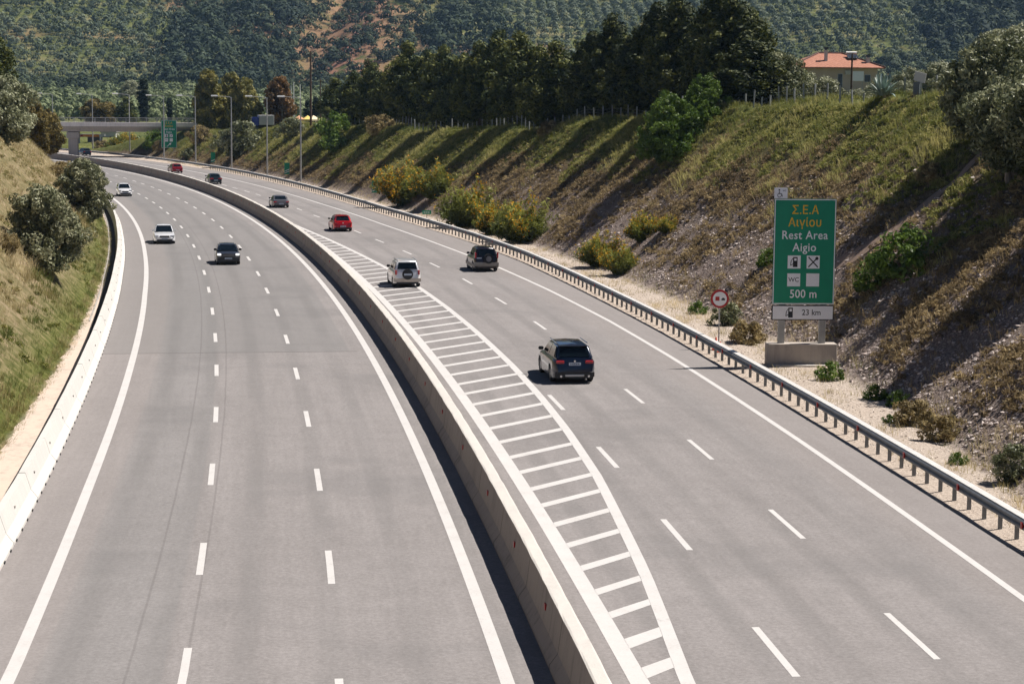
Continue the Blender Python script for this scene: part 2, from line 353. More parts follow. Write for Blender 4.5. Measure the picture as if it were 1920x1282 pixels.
dashes('lane_dashes', dR2, [276.5, 288.6, 300.5, 312.6, 325, 337.5, 350.3, 363.2, 375.9, 388.7, 400.5, 413, 424.5, 436.3, 448.2, 460.5, 472, 482.5, 492.3, 501, 510.3, 519, 528, 537, 546, 556, 566, 578, 590, 604])
dashes('lane_dashes', lambda s: float(I(s, [284, 324], [6.15, 6.45])), [287.6, 299.4, 311.4, 323.6], 3.95, .18)
V = []; F = []
rs = [277, 279.4, 281.8, 284.16, 286.44, 288.9, 291.1, 293.6, 296.25, 298.9, 301.6, 304.1, 306.9, 309.6, 312.6, 315.55, 318.5, 321.3, 324.2, 326.9] + list(np.arange(329.8, 428, 2.9))
for k, s0 in enumerate(rs):
    n = len(V); w = .56 if s0 > 287 else .78
    sl = 1.0; a0 = dHL(s0) + .205
    sr = s0
    for _ in range(12): sr = s0 + sl * (dHR(sr) - .155 - a0)
    for s, d in ((s0 - w / 2, a0), (s0 + w / 2, a0), (sr + w / 2, dHR(sr + w / 2) - .155), (sr - w / 2, dHR(sr - w / 2) - .155)): V.append(sp(s, d, .005))
    F.append((n, n + 1, n + 2, n + 3))
tag(link('hatched_marking', np_mesh('hatched_marking', np.array(V), np.array(F), M_PAINT)), kind='structure')

# ------------------------------------------------------------------ barriers
def concrete(name, col, stain=.5, vs=1.0):
    m, t, p = new_mat(name); N = NT(t); P = N.pos()
    str_ = N.noise(2.6, 5, .65, N.mapv(P, (1.3, 1.3, .16))); big = N.noise(.5, 4, .6, P); fine = N.noise(16, 4, .7, P)
    v = N.math('ADD', N.math('ADD', N.math('MULTIPLY', str_, .5), N.math('MULTIPLY', big, .35)), N.math('MULTIPLY', fine, .2))
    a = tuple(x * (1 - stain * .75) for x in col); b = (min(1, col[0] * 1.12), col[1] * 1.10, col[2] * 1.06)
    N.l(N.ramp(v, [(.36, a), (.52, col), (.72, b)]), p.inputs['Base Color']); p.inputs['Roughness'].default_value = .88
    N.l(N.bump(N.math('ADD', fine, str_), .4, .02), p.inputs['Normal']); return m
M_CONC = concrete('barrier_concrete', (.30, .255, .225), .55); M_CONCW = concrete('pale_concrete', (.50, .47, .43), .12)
M_CONCG = concrete('grey_concrete', (.36, .335, .31), .4)
M_RED = plain('red_reflector', (.42, .015, .01), .35)
M_DARK = plain('dark_rubber', (.02, .02, .02), .8)
def extrude_profile(name, mat, prof, s0, s1, ds, parent=None, jitter=0.0, dfun=lambda s: 0.0, z0=0.0, smooth=None, closed=True):
    n = int((s1 - s0) / ds) + 1; m = len(prof); V = []
    r = random.Random(3)
    for s in np.linspace(s0, s1, n):
        j = r.uniform(-jitter, jitter)
        for d, z in prof: V.append(sp(s, dfun(s) + d, z0 + z + (r.uniform(-jitter, jitter) * .5 + j if z > .5 and jitter else 0)))
    F = [(i * m + j, i * m + (j + 1) % m, (i + 1) * m + (j + 1) % m, (i + 1) * m + j) for i in range(n - 1) for j in range(m if closed else m - 1)]
    b = MB(); b.add(V, F)
    if closed: b.f += [tuple(range(m)), tuple(range((n - 1) * m, n * m))]
    return b.obj(name, mat, parent, smooth=smooth)
wall = empty('median_barrier', sp(330, 1.42), 0, 'long concrete median barrier curving between the two carriageways, stained and fitted with small red reflectors', 'barrier')
def kids(o, p):      # parent keeping world place
    o.parent = p; o.matrix_parent_inverse = Matrix.Translation(p.location).inverted(); return o
wp = [(.99, -.05), (.99, .09), (1.17, .34), (1.27, 1.1), (1.57, 1.1), (1.67, .34), (1.85, .09), (1.85, -.05)]
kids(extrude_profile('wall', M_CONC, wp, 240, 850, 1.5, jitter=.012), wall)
kids(extrude_profile('lit_top', M_CONCW, [(1.255, 1.095), (1.255, 1.125), (1.30, 1.135), (1.54, 1.135), (1.585, 1.125), (1.585, 1.03), (1.565, 1.095)], 240, 850, .75, jitter=.014), wall)  # pale strip: sunlight on the wall's top edge put into its colour
b = MB().box(-.02, .02, -.085, .085, -.07, .07)
rme = b.mesh('reflector', M_RED)
rs2 = [287.1, 293.4, 300.1, 307.7, 315.1, 322.3, 329.8, 337, 344.5, 351.9, 359.5, 367.2] + list(np.arange(374.6, 620, 7.4))
def along(o, s, d, z, rz=0, flip=False):
    o.location = sp(s, d, z); o.rotation_euler = (0, 0, heading(s) + rz + (math.pi if flip else 0)); return o
for s in rs2:
    o = link('reflector', rme); along(o, s, 1.205, .72, 0); kids(o, wall)
def joints(root, prof, ss, dfun, out=.004):
    cxm = sum(p[0] for p in prof) / len(prof); P2 = [(cxm + (d - cxm) * (1 + out / .3), z + (out if z > .5 else 0)) for d, z in prof]; m = len(P2); b = MB()
    b.add([(d, y, z) for y in (-.014, .014) for d, z in P2], [tuple(range(m - 1, -1, -1)), tuple(range(m, 2 * m))] + [(j, (j + 1) % m, m + (j + 1) % m, m + j) for j in range(m)]); me = b.mesh('joint', M_JNT)
    for s in ss: o = link('joint', me); along(o, s, dfun(s), 0); kids(o, root)
M_JNT = plain('dark_joint', (.09, .075, .065), .9)  # dark strips marking the barrier joints
joints(wall, wp, [284.6 + 5.9 * k for k in range(50)], lambda s: 0.0)
# left edge barrier, drain and verge
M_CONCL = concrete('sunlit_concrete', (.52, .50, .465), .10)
eb = empty('edge_barrier', sp(330, -13), 0, 'white sloped concrete edge barrier with drain slots along the left shoulder', 'barrier')
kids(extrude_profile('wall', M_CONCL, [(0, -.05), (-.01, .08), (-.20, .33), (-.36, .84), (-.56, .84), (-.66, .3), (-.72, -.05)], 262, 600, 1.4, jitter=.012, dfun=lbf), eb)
ds_me = MB().box(-.03, .03, -.09, .09, .0, .055).mesh('drain_slot', M_DARK); lg_me = MB().box(-.05, .05, -.05, .05, -.03, .03).mesh('lifting_lug', M_CONCG)
for k in range(96): s = 286 + 1.33 * k; o = link('drain_slot', ds_me); along(o, s, lbf(s) - .01, 0); kids(o, eb)
for k in range(36): s = 284 + 5.3 * k; o = link('lifting_lug', lg_me); along(o, s, lbf(s) - .285, .56); kids(o, eb)
M_CONCD = concrete('channel_shade', (.03, .027, .024), .5); M_PINK = concrete('verge_concrete', (.54, .44, .36), .5)  # channel nearly black: the barrier's shadow is deepened in its colour
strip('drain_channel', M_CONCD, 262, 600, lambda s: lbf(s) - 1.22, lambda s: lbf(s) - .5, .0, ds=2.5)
extrude_profile('kerb', M_CONCG, [(-1.28, -.05), (-1.28, .06), (-1.20, .06), (-1.20, -.05)], 352, 600, 2.0, dfun=lbf)['kind'] = 'structure'
strip('verge_path', M_PINK, 262, 600, lambda s: min(-14.25, lbf(s) - 1.3) - .06 * math.sin(s * .9) - .05 * math.sin(s * 2.3) - .05 * math.sin(s * 5.1), lambda s: lbf(s) - float(I(s, [335, 385], [.93, 1.26])), .02, ds=.6, skirt=.15)
joints(eb, [(0, -.05), (-.01, .08), (-.20, .33), (-.36, .84), (-.56, .84), (-.66, .3), (-.72, -.05)], [285 + 6.2 * k for k in range(36)], lbf)
# steel guardrail
M_STEEL = plain('galvanised_steel', (.17, .18, .19), .55, .35, vary=.2); M_ZINC = plain('bright_zinc', (.62, .60, .57), .5, .2)
gr = empty('guardrail', sp(330, railf(330)), 0, 'galvanised steel guardrail on closely spaced posts along the right shoulder', 'guardrail')
wbm = [(-.16, .42), (-.22, .47), (-.22, .52), (-.17, .57), (-.22, .62), (-.22, .67), (-.16, .72), (-.15, .72), (-.15, .42)]
kids(extrude_profile('rail', M_STEEL, wbm, 250, 700, 1.33, dfun=railf), gr)
kids(extrude_profile('top_channel', M_ZINC, [(-.15, .70), (-.15, .745), (.10, .745), (.10, .70)], 250, 700, 1.33, dfun=railf), gr)
pb = MB().box(-.055, .055, -.04, .04, -.1, .70)
pme = pb.mesh('post', M_STEEL)
allp = [296.2 + 1.333 * k for k in range(-20, 210)]
near = [s for s in allp if 289 < s][:100]; rest = [s for s in allp if s not in near]
for s in near: o = link('post', pme); along(o, s, railf(s), 0); kids(o, gr)
b = MB()
for s in rest: M = Matrix.Translation(sp(s, railf(s))) @ Matrix.Rotation(heading(s), 4, 'Z'); b.box(-.055, .055, -.04, .04, -.1, .70, M)
tag(kids(b.obj('posts', M_STEEL), gr), kind='stuff')
rme2 = MB().box(-.05, .0, -.06, .06, -.085, .085).mesh('reflector', M_RED)
for s in near[::4]: o = link('reflector', rme2); along(o, s + .4, railf(s) - .20, .57); kids(o, gr)
# ------------------------------------------------------------------ foliage tools
def leaf_cloud(C, nrm, size, asp, rng, tint, jit=.5):
    """one rhombic leaf per row of C, roughly facing nrm"""
    n = len(C); v = rng.normal(size=(n, 3)); nn = nrm + rng.normal(size=(n, 3)) * jit
    nn /= np.linalg.norm(nn, axis=1, keepdims=True) + 1e-9
    u = np.cross(nn, v); u /= np.linalg.norm(u, axis=1, keepdims=True) + 1e-9; w = np.cross(nn, u)
    a = (size * asp)[:, None]; b = size[:, None]
    V = np.stack([C - w * a, C + u * b * .55, C + w * a, C - u * b * .55], 1).reshape(-1, 3)
    F = np.arange(4 * n).reshape(n, 4)
    return V, F, tint
def crown_points(centres, radii, per, rng, squash=.85):
    """leaf centres on the shells of many small clumps"""
    m = len(centres); k = rng.normal(size=(m, per, 3)); k /= np.linalg.norm(k, axis=2, keepdims=True)
    rr = radii[:, None, None] * (1 - .45 * rng.random((m, per, 1))**2)
    off = k * rr; off[:, :, 2] *= squash
    P = (centres[:, None, :] + off).reshape(-1, 3); return P, k.reshape(-1, 3)
def clump_centres(n, env, rng, inner=.35):
    """env(z01)-> radius; points inside a turned envelope, most of them near its surface"""
    z = rng.random(n * 3); r = env(z); keep = rng.random(len(z)) * r.max() < r; z = z[keep][:n]; r = r[keep][:n]
    a = rng.random(len(z)) * 2 * math.pi; q = np.where(rng.random(len(z)) < inner, rng.random(len(z))**.5 * .7, .72 + .28 * rng.random(len(z)))
    lump = 1 + .20 * np.sin(a * 3 + z * 5) + .13 * np.sin(a * 5 - z * 9)
    return np.stack([np.cos(a) * r * q * lump, np.sin(a) * r * q * lump, z], 1)
def make_crown(name, mat, n, per, h, base, env, crad, leaf, asp, rng, lean=0.0, inner=.35, squash=.85):
    c = clump_centres(n, env, rng, inner); c[:, 2] = base + c[:, 2] * (h - base)
    rad = crad * (0.6 + .8 * rng.random(len(c)))
    P, K = crown_points(c, rad, per, rng, squash); P[:, 0] += lean * P[:, 2]
    ct = np.repeat(rng.random(len(c)), per); tint = np.clip(ct * .5 + rng.random(len(P)) * .5, 0, 1)
    V, F, t = leaf_cloud(P, K, leaf * (.6 + .8 * rng.random(len(P))), asp, rng, tint)
    return np_mesh(name, V, F, mat, {'tint': ('FACE', t)})
M_BARK = plain('bark', (.11, .08, .06), .95, vary=.4); M_BARKG = plain('grey_bark', (.20, .17, .14), .95, vary=.4)
def trunk_mesh(name, mat, h, r, base, spread, rng, limbs=7, multi=1):
    b = MB()
    for q in range(multi):
        ox, oy = (0, 0) if multi == 1 else (rng.normal() * r * 2.5, rng.normal() * r * 2.5); lx, ly = rng.normal() * .03 * h + ox * .9, rng.normal() * .03 * h + oy * .9
        P = [(ox, oy, -.4), (ox * 1.2, oy * 1.2, h * .15), (ox + lx * .5, oy + ly * .5, h * .5), (ox + lx, oy + ly, h * .92)]
        b.tube(P, [r * 1.35, r, r * .7, r * .15], 7)
        for k in range(limbs):
            z = base + (h * .8 - base) * (k + .3) / limbs; a = k * 2.4 + rng.random(); L = spread * (1 - .45 * k / limbs) * (.7 + .3 * rng.random()); f = z / h
            p0 = Vector((ox + lx * f, oy + ly * f, z)); p1 = p0 + Vector((math.cos(a) * L * .55, math.sin(a) * L * .55, L * .28)); p2 = p0 + Vector((math.cos(a) * L, math.sin(a) * L, L * .62))
            b.tube([p0, p1, p2], [r * .38 * (1 - f * .5), r * .2, r * .06], 5)
    return b.mesh(name, mat, smooth=50)
def tree(name, label, cat, loc, protos, scale=1.0, rz=0.0, group=None, sz=None):
    t = empty(name, loc, rz, label, cat, group); t.scale = (scale, scale, sz or scale)
    for nm, me in protos: link(nm, me, t)
    return t
L_PINE = leafmat('pine_needles', [(.014, .026, .007), (.058, .078, .018), (.20, .20, .045)], .15, .7)
L_BIGP = leafmat('dark_pine_needles', [(.009, .017, .005), (.036, .050, .012), (.14, .145, .032)], .12, .7)
L_OLIVE = leafmat('olive_leaves', [(.06, .07, .030), (.20, .21, .11), (.50, .50, .33)], .2, .5)
L_OLIVED = leafmat('dark_olive_leaves', [(.030, .038, .014), (.125, .140, .062), (.40, .40, .23)], .2, .5)
L_OLIVE2 = leafmat('bush_olive_leaves', [(.040, .048, .018), (.155, .165, .080), (.48, .47, .30)], .2, .5)
L_EUC = leafmat('eucalyptus_leaves', [(.035, .042, .010), (.17, .165, .035), (.46, .38, .10)], .25, .55)
L_RED = leafmat('rusty_leaves', [(.045, .030, .012), (.17, .10, .035), (.36, .20, .08)], .25, .6)
L_BROWN = leafmat('olive_brown_leaves', [(.025, .024, .008), (.13, .105, .028), (.32, .24, .07)], .25, .6)
L_GREEN = leafmat('fresh_green_leaves', [(.02, .045, .007), (.075, .13, .018), (.21, .30, .05)], .35, .5)
L_BROOM = leafmat('broom_stems', [(.025, .038, .008), (.12, .145, .030), (.33, .34, .075)], .3, .6)
L_BLOOM = leafmat('yellow_bloom', [(.36, .15, .006), (.62, .30, .012), (.80, .50, .03)], .3, .6)
L_SCRUB = leafmat('brown_scrub', [(.09, .072, .030), (.26, .20, .09), (.50, .40, .20)], .35, .7)
L_CYP = leafmat('cypress_leaves', [(.010, .018, .011), (.020, .034, .020), (.05, .072, .036)], .1, .7)
g = lambda s: np.random.default_rng(s)
pineenv = lambda r, w=.30: (lambda z: r * np.clip(np.sin(np.pi * np.clip(z, 0, 1)**.62)**.8, .06, 1) * (1 - w * z))
def pine_protos(mat, h, r, n, seed, nproto, per=90, base=.9):
    o = []
    for k in range(nproto):
        rg = g(seed + k)
        cr = make_crown('crown', mat, n, per, h, base, pineenv(r * (.9 + .2 * rg.random())), .72, .17, 1.25, rg, lean=rg.normal() * .02, squash=.95)
        o.append([('trunk', trunk_mesh('trunk', M_BARK, h * .95, .19, base, r * .7, rg, 9)), ('crown', cr)])
    return o
ORD = ['first', 'second', 'third', 'fourth', 'fifth', 'sixth', 'seventh', 'eighth', 'ninth', 'tenth', 'eleventh', 'twelfth', 'thirteenth', 'fourteenth', 'fifteenth', 'sixteenth', 'seventeenth', 'eighteenth', 'nineteenth', 'twentieth']
PP = pine_protos(L_PINE, 11, 3.1, 150, 40, 4); PB = pine_protos(L_BIGP, 12, 3.7, 230, 60, 3, 95, 1.6)
def crestY(px):      # crest distance for a picture column
    return float(I(px, [440, 480, 560, 600, 650, 700, 800, 900, 1000, 1060, 1150, 1200, 1380, 1450, 1560, 1640, 1700, 1760, 1900], [354, 346, 327, 314, 297, 282, 253, 229, 208, 200, 187, 181, 159, 152, 139, 132, 127, 122, 112]))
pines = [(632, 150, 10), (664, 138, 7), (700, 118, 8), (738, 112, 14), (768, 84, 8), (800, 100, 14), (832, 84, 8), (868, 98, 15), (900, 84, 7), (936, 64, 11), (974, 58, 7), (1008, 82, 12), (1040, 84, 6), (1062, 104, 9)]
for i, (px, ty, dy) in enumerate(pines):
    Y = crestY(px) + dy; x, y, z = xat(px, Y); top = at(px, ty, Y)[2]; sc = (top - z + .3) / 11.2
    tree('pine_tree', 'bushy dark green pine, %s from the left in the row above the cutting' % ORD[i], 'tree', (x, y, z - .2), PP[i % 4], max(1.0, sc * 1.12), i * 1.7, 'row of pines above the right cutting', sc)
bigs = [(1112, 62, 9), (1150, 30, 13), (1192, 52, 8), (1232, 8, 12), (1272, -8, 7), (1312, 14, 15), (1345, -22, 9), (1374, -10, 8), (1392, 14, 12), (1404, 74, 7)]
for i, (px, ty, dy) in enumerate(bigs):
    Y = crestY(px) + dy; x, y, z = xat(px, Y); top = at(px, ty, Y)[2]; sc = (top - z + .3) / 12.2
    tree('pine_tree', 'tall nearly black pine, %s from the left in the high group behind the fence' % ORD[i], 'tree', (x, y, z - .2), PB[i % 3], max(.9, sc) * 1.05, i * 2.1, 'tall pines behind the fence', sc)
# second row behind closes the gaps between the trunks
for i, (px, dy) in enumerate([(690, 24), (780, 26), (850, 27), (925, 25), (990, 24), (1090, 26), (1175, 27), (1255, 26), (1330, 27), (1405, 26)]):
    Y = crestY(px) + dy; x, y, z = xat(px, Y)
    tree('pine_tree', 'dark pine in the back row behind the others, %s from the left' % ORD[i], 'tree', (x, y, z - .4), PP[(i + 1) % 4], .92, i * 1.1, 'back row of pines')
# ---- olives, shrubs
roundenv = lambda r: (lambda z: r * np.clip(np.sin(np.pi * (.10 + .88 * z)), .1, 1)**.6)
def bush(name, mat, h, r, n, per, seed, leaf=.09, crad=.35, base=.05, trunk=None, asp=1.4, env=None, inner=.35):
    rg = g(seed); o = []
    if trunk: o.append(('trunk', trunk_mesh('trunk', M_BARKG, h * .7, trunk, h * .12, r * .8, rg, 7, 3)))
    o.append(('crown', make_crown('crown', mat, n, per, h, base * h, env or roundenv(r), crad, leaf, asp, rg, inner=inner))); return o
def put(name, label, cat, loc, protos, s=1.0, rz=0.0, group=None, sz=None): return tree(name, label, cat, (loc[0], loc[1], loc[2] - .12), protos, s, rz, group, sz)
OL1 = bush('', L_OLIVE, 4.2, 2.3, 210, 110, 101, .085, .5, .08, .13); OL2 = bush('', L_OLIVE, 4.0, 2.2, 190, 110, 102, .085, .5, .1, .13)
OLD = bush('', L_OLIVED, 5.6, 2.6, 230, 120, 103, .095, .5, .10, .14); OLD2 = bush('', L_OLIVED, 5.0, 2.5, 210, 120, 104, .095, .52, .12, .14)
# left bank
LO1 = bush('', L_OLIVE2, 5.0, 2.3, 300, 120, 111, .085, .42, .0, .10, env=lambda z: 2.3 * np.clip(np.sin(np.pi * (.22 + .72 * z)), .15, 1)**.7); LO2 = bush('', L_OLIVE2, 5.0, 2.2, 300, 120, 112, .085, .42, .0, .10, env=lambda z: 2.2 * np.clip(np.sin(np.pi * (.25 + .68 * z)), .15, 1)**.7)
put('olive_tree', 'large grey-green olive bush on the left bank, the nearest one to the camera', 'tree', hit(82, 500), LO1, .84, .4, None, .9)
put('olive_tree', 'dark round olive bush overhanging the left edge barrier by the bend', 'tree', hit(158, 408), LO2, .95, 2.2, None, .95)
put('olive_tree', 'pale silvery olive tree at the top of the left bank', 'tree', xat(2, 170), OL1, 1.28, 1.0)
put('pine_tree', 'dark pine cut off by the left edge of the picture', 'tree', xat(-12, 190), PP[1], .78, 1.0)
BR = bush('', L_BROWN, 5.0, 2.0, 130, 110, 105, .13, .5, .03, .12)
put('brown_tree', 'brownish tree behind the pale olive on the left bank', 'tree', at(56, 262, 245), BR, 1.0, 0, None, 1.0)
put('brown_tree', 'reddish-brown tree beside the left end of the overpass', 'tree', at(92, 283, 262), BR, .85, 2, None, 1.08)
put('brown_tree', 'small brown shrub at the foot of the overpass end', 'tree', at(74, 285, 255), BR, .6, 4)
SCR = bush('', L_SCRUB, 1.6, 1.2, 60, 90, 106, .07, .3, .0)
for (px, py, s, lb) in [(118, 345, 1.3, 'dry brown scrub between the two olive bushes and the far bend'), (12, 470, .6, 'dry scrub at the left picture edge')]:
    put('scrub', lb, 'bush', hit(px, py), SCR, s, px)
# right bank bushes
GB = bush('', L_GREEN, 5.2, 2.6, 260, 90, 107, .085, .38, .0, env=lambda z: 2.5 * np.clip(np.sin(np.pi * (.25 + .72 * z)), .15, 1)**.8)
put('green_bush', 'big fresh green bush growing halfway up the right bank', 'bush', hit(1255, 300), GB, .98, .5, None, 1.02)
put('green_bush', 'top part of the fresh green thicket near the fence', 'bush', hit(1318, 235), GB, .72, 2.5, None, .78)
def broom(seed, bloom, h=2.6, r=2.0):
    rg = g(seed); n = int(520); a = rg.random(n) * 6.283; q = rg.random(n)**.5; L = h * (.55 + .55 * rg.random(n)**.7) * (1 - .35 * q**2) * (1 + .28 * np.sin(a * 3 + seed) + .15 * np.sin(a * 7 + seed))
    base = np.stack([np.cos(a) * q * r * .25, np.sin(a) * q * r * .25, np.zeros(n)], 1); qq = q * r * (1 + .25 * np.sin(a * 4 + seed * 2) + .2 * rg.random(n)); tip = np.stack([np.cos(a) * qq, np.sin(a) * qq, L], 1) * (1.05, 1.05, 1.05)
    Ps = [base + (tip - base) * f + rg.normal(size=(n, 3)) * .05 for f in rg.random((14, n, 1))**.55]
    P = np.concatenate(Ps); d = np.tile((tip - base) / np.linalg.norm(tip - base, axis=1, keepdims=True), (14, 1))
    t = np.clip(P[:, 2] / h * .6 + rg.random(len(P)) * .4, 0, 1)
    V, F, t = leaf_cloud(P, np.cross(d, rg.normal(size=d.shape)), .045 + .05 * rg.random(len(P)), 3.2, rg, t)
    o = [('branches', np_mesh('branches', V, F, L_BROOM, {'tint': ('FACE', t)}))]
    m = int(2600 * bloom)
    if m:
        k = rg.random(len(P)) * (.1 + P[:, 2] / h + .5 * (P[:, 0]**2 + P[:, 1]**2) / r**2) * (np.sin(P[:, 0] * 1.7 + seed) + 1.25); i = np.argsort(-k)[:m]; B = P[i] * (1.06, 1.06, 1.04) + rg.normal(size=(m, 3)) * .06
        V, F, t = leaf_cloud(B, rg.normal(size=B.shape), .06 + .06 * rg.random(m), 1.1, rg, rg.random(m))
        o.append(('blossom', np_mesh('blossom', V, F, L_BLOOM, {'tint': ('FACE', t)})))
    return o
BM1, BM2, BM3 = broom(201, 1.0), broom(202, .22), broom(203, .55, 2.3, 1.7)
gr_b = 'broom bushes behind the guardrail'
for px, py, pr, s, lb in [(758, 385, BM1, 1.35, 'large broom bush full of orange-yellow bloom, left of the green ones'), (815, 372, BM2, 1.1, 'greyish sparse broom leaning on the yellow blooming one'),
                          (880, 428, BM2, 1.25, 'rounded green broom bush behind the small green plate'), (928, 440, BM3, .95, 'middle green broom bush of the three beside the guardrail'), (978, 455, BM2, 1.15, 'rightmost green broom bush beside the guardrail'),
                          (1124, 500, BM1, .72, 'low bright yellow broom at the foot of the stony slope'), (1165, 515, BM2, .62, 'low green broom right of the bright yellow one'), (1205, 452, BM3, .68, 'yellow-flecked broom higher up the stony slope'), (1250, 438, BM1, .36, 'tiny yellow broom clump on the stony slope'),
                          (235, 280, BM1, 1.3, 'orange broom bush beyond the overpass')]:
    loc = hit(px, py) if px > 300 else at(232, 286, 420)
    put('broom_bush', lb, 'bush', loc, pr, s, px * .7, gr_b)
GR2 = bush('', L_GREEN, 1.1, .8, 36, 70, 108, .055, .22, .0); SC2 = bush('', L_SCRUB, 1.3, .9, 46, 80, 109, .06, .24, 0); DK2 = bush('', L_OLIVED, 1.3, .8, 40, 80, 110, .055, .22, 0)
for px, py, pr, s, lb in [(1362, 612, DK2, 1.0, 'dark green shrub behind the round overtaking sign'), (1308, 590, GR2, .7, 'small green shrub left of the round overtaking sign'), (1400, 645, SC2, .95, 'straw coloured tuft between the round sign and the concrete footing'),
                          (1556, 712, GR2, .75, 'small green plant at the right foot of the concrete footing'), (1640, 748, GR2, .6, 'left one of two green plants on the gravel verge'), (1684, 762, GR2, .6, 'right one of two green plants on the gravel verge'),
                          (1795, 874, GR2, .42, 'tiny bright green plant alone on the pale gravel'), (1768, 830, SC2, .8, 'straw coloured bush at the foot of the stones'), (1712, 800, SC2, .8, 'flat dry bush left of the straw coloured one'), (1668, 796, GR2, .35, 'tiny green sprout close to the guardrail'),
                          (1905, 905, DK2, .9, 'dark shrub cut by the right picture edge'), (1700, 520, GR2, 2.0, 'green shrub patch on the slope right of the big sign'), (1640, 545, GR2, 1.3, 'green shrub just right of the big green sign'),
                          (1442, 500, GR2, .9, 'green shrub just left of the big green sign'), (1745, 345, SC2, .8, 'pale spiky bush beside the dirt track'), (545, 262, DK2, 2.6, 'grey dark bush on the slope below the flag poles'), (628, 262, GR2, 3.2, 'fresh green bush at the left end of the pine row'), (628, 285, GR2, 2.4, 'lower green bush under the left end of the pines'),
                          (742, 232, SC2, 2.6, 'grey leafless bush in front of the pines'), (712, 252, SC2, 2.0, 'grey bush slightly lower before the pines'), (1030, 255, SC2, 1.2, 'rust coloured bush on the crest below the pines'),
                          (455, 290, DK2, 4.2, 'grey-green round bush behind the lamp posts'), (352, 300, DK2, 1.6, 'dark bush at the right of the far sign'), (375, 268, SC2, 2.4, 'yellowish bush at the overpass abutment'), (300, 283, SC2, 1.6, 'small brown bush left of the far sign'),
                          (210, 285, GR2, 2.2, 'green bush beyond the overpass pier'), (275, 284, GR2, 2.8, 'green bush between the overpass pier and the far sign'), (252, 284, DK2, 2.6, 'dark bush right of the orange broom beyond the overpass'), (292, 279, GR2, 3.0, 'tallest green bush just left of the far sign'), (190, 284, SC2, 2.0, 'dry bush in front of the petrol station'), (222, 276, DK2, 2.4, 'dark bush behind the orange broom beyond the overpass'), (262, 274, GR2, 2.8, 'green bush under the overpass deck beside the lamp post'), (420, 282, DK2, 2.6, 'dark low bush under the eucalyptus group')]:
    loc = hit(px, py) if px > 290 else at(px, 286, 425)
    put('shrub', lb, 'bush', loc, pr, s, px * 1.3)
# olives on the right crest and beyond
for px, dY, s, pr, lb in [(1462, 14, .80, OLD, 'dark olive at the right end of the tall pines'), (1500, 34, .95, OL1, 'pale olive bush in front of the house, left one'), (1545, 36, .85, OL2, 'pale olive bush in front of the house, middle one'),
                          (1714, 55, .9, OL2, 'light olive tree right of the agave, far one'), (1608, 60, .62, OL1, 'low olive bush hiding the foot of the house behind the short pole'), (1652, 70, .8, OL2, 'olive bush at the right corner of the house'), (1698, 30, .55, OL1, 'small light olive behind the agave'), (1762, 42, .8, OL1, 'light olive tree behind the information board'), (1806, 30, .78, OL2, 'olive tree behind the dark front olive, left'),
                          (1845, 24, .88, OL1, 'tall olive tree behind the dark front olive, middle'), (1892, 20, 1.12, OL2, 'tallest olive tree at the right picture edge')]:
    Y = crestY(px) + dY; put('olive_tree', lb, 'tree', xat(px, Y), pr, s, px * .9)
for px, py, s, pr, lb in [(1838, 262, .85, OLD, 'large dark olive tree leaning over the right slope'), (1915, 330, 1.05, OLD2, 'darkest olive tree at the right picture edge, lowest on the slope'), (1880, 240, .85, OLD, 'dark olive tree between the two big ones on the right slope'),
                          (1985, 330, 1.1, OLD2, 'olive tree just beyond the right edge'), (2080, 400, 1.1, OLD, 'olive tree further beyond the right edge')]:
    put('olive_tree', lb, 'tree', hit(px, py), pr, s, px * .9)
# eucalyptus group, reddish tree, cypresses and others in the middle distance
EU = bush('', L_EUC, 11, 2.6, 190, 110, 120, .20, .75, .05, .2, env=lambda z: 2.5 * np.clip(np.sin(np.pi * (.12 + .84 * z**.8)), .12, 1)**.7)
EU2 = bush('', L_EUC, 10, 2.8, 190, 110, 121, .20, .8, .05, .2, env=lambda z: 2.7 * np.clip(np.sin(np.pi * (.15 + .80 * z**.9)), .12, 1)**.7)
for i, (px, ty, by, Y, pr) in enumerate([(392, 130, 236, 385, EU), (416, 162, 240, 392, EU2), (434, 136, 240, 388, EU), (458, 150, 242, 380, EU2), (474, 176, 242, 372, EU2)]):
    tp, bt = at(px, ty, Y), at(px, by + 12, Y); s = (tp[2] - bt[2]) / (11.2 if pr is EU else 10.2)
    put('eucalyptus_tree', 'yellow-green eucalyptus, %s from the left in the group by the lamp posts' % ORD[i], 'tree', bt, pr, s * .92, i * 1.3, 'eucalyptus group', s)
RT = bush('', L_RED, 9, 2.0, 150, 100, 122, .18, .65, .05, .16, env=lambda z: 2.0 * np.clip(np.sin(np.pi * (.12 + .8 * z)), .12, 1)**.7)
tp, bt = at(524, 142, 372), at(524, 246, 372); put('rusty_tree', 'slim rust-brown tree right of the eucalyptus group', 'tree', bt, RT, (tp[2] - bt[2]) / 9.3)
CY = bush('', L_CYP, 10, .9, 90, 110, 123, .16, .4, .01, None, env=lambda z: .85 * np.clip(np.sin(np.pi * (.12 + .84 * z)), .08, 1)**.8)
for px, ty, by, Y, lb in [(270, 142, 226, 470, 'tall dark cypress behind the overpass railing'), (318, 180, 226, 470, 'short dark cypress right of the tall one behind the overpass'), (592, 178, 240, 420, 'dark cypress right of the wooden pole'), (577, 185, 240, 430, 'slim dark cypress left of the wooden pole'), (371, 168, 235, 400, 'black cypress at the left flank of the eucalyptus group')]:
    tp, bt = at(px, ty, Y), at(px, by, Y); s = (tp[2] - bt[2]) / 10.2; put('cypress_tree', lb, 'tree', (bt[0], bt[1], bt[2] + .1), CY, s * 1.25, px, None, s)
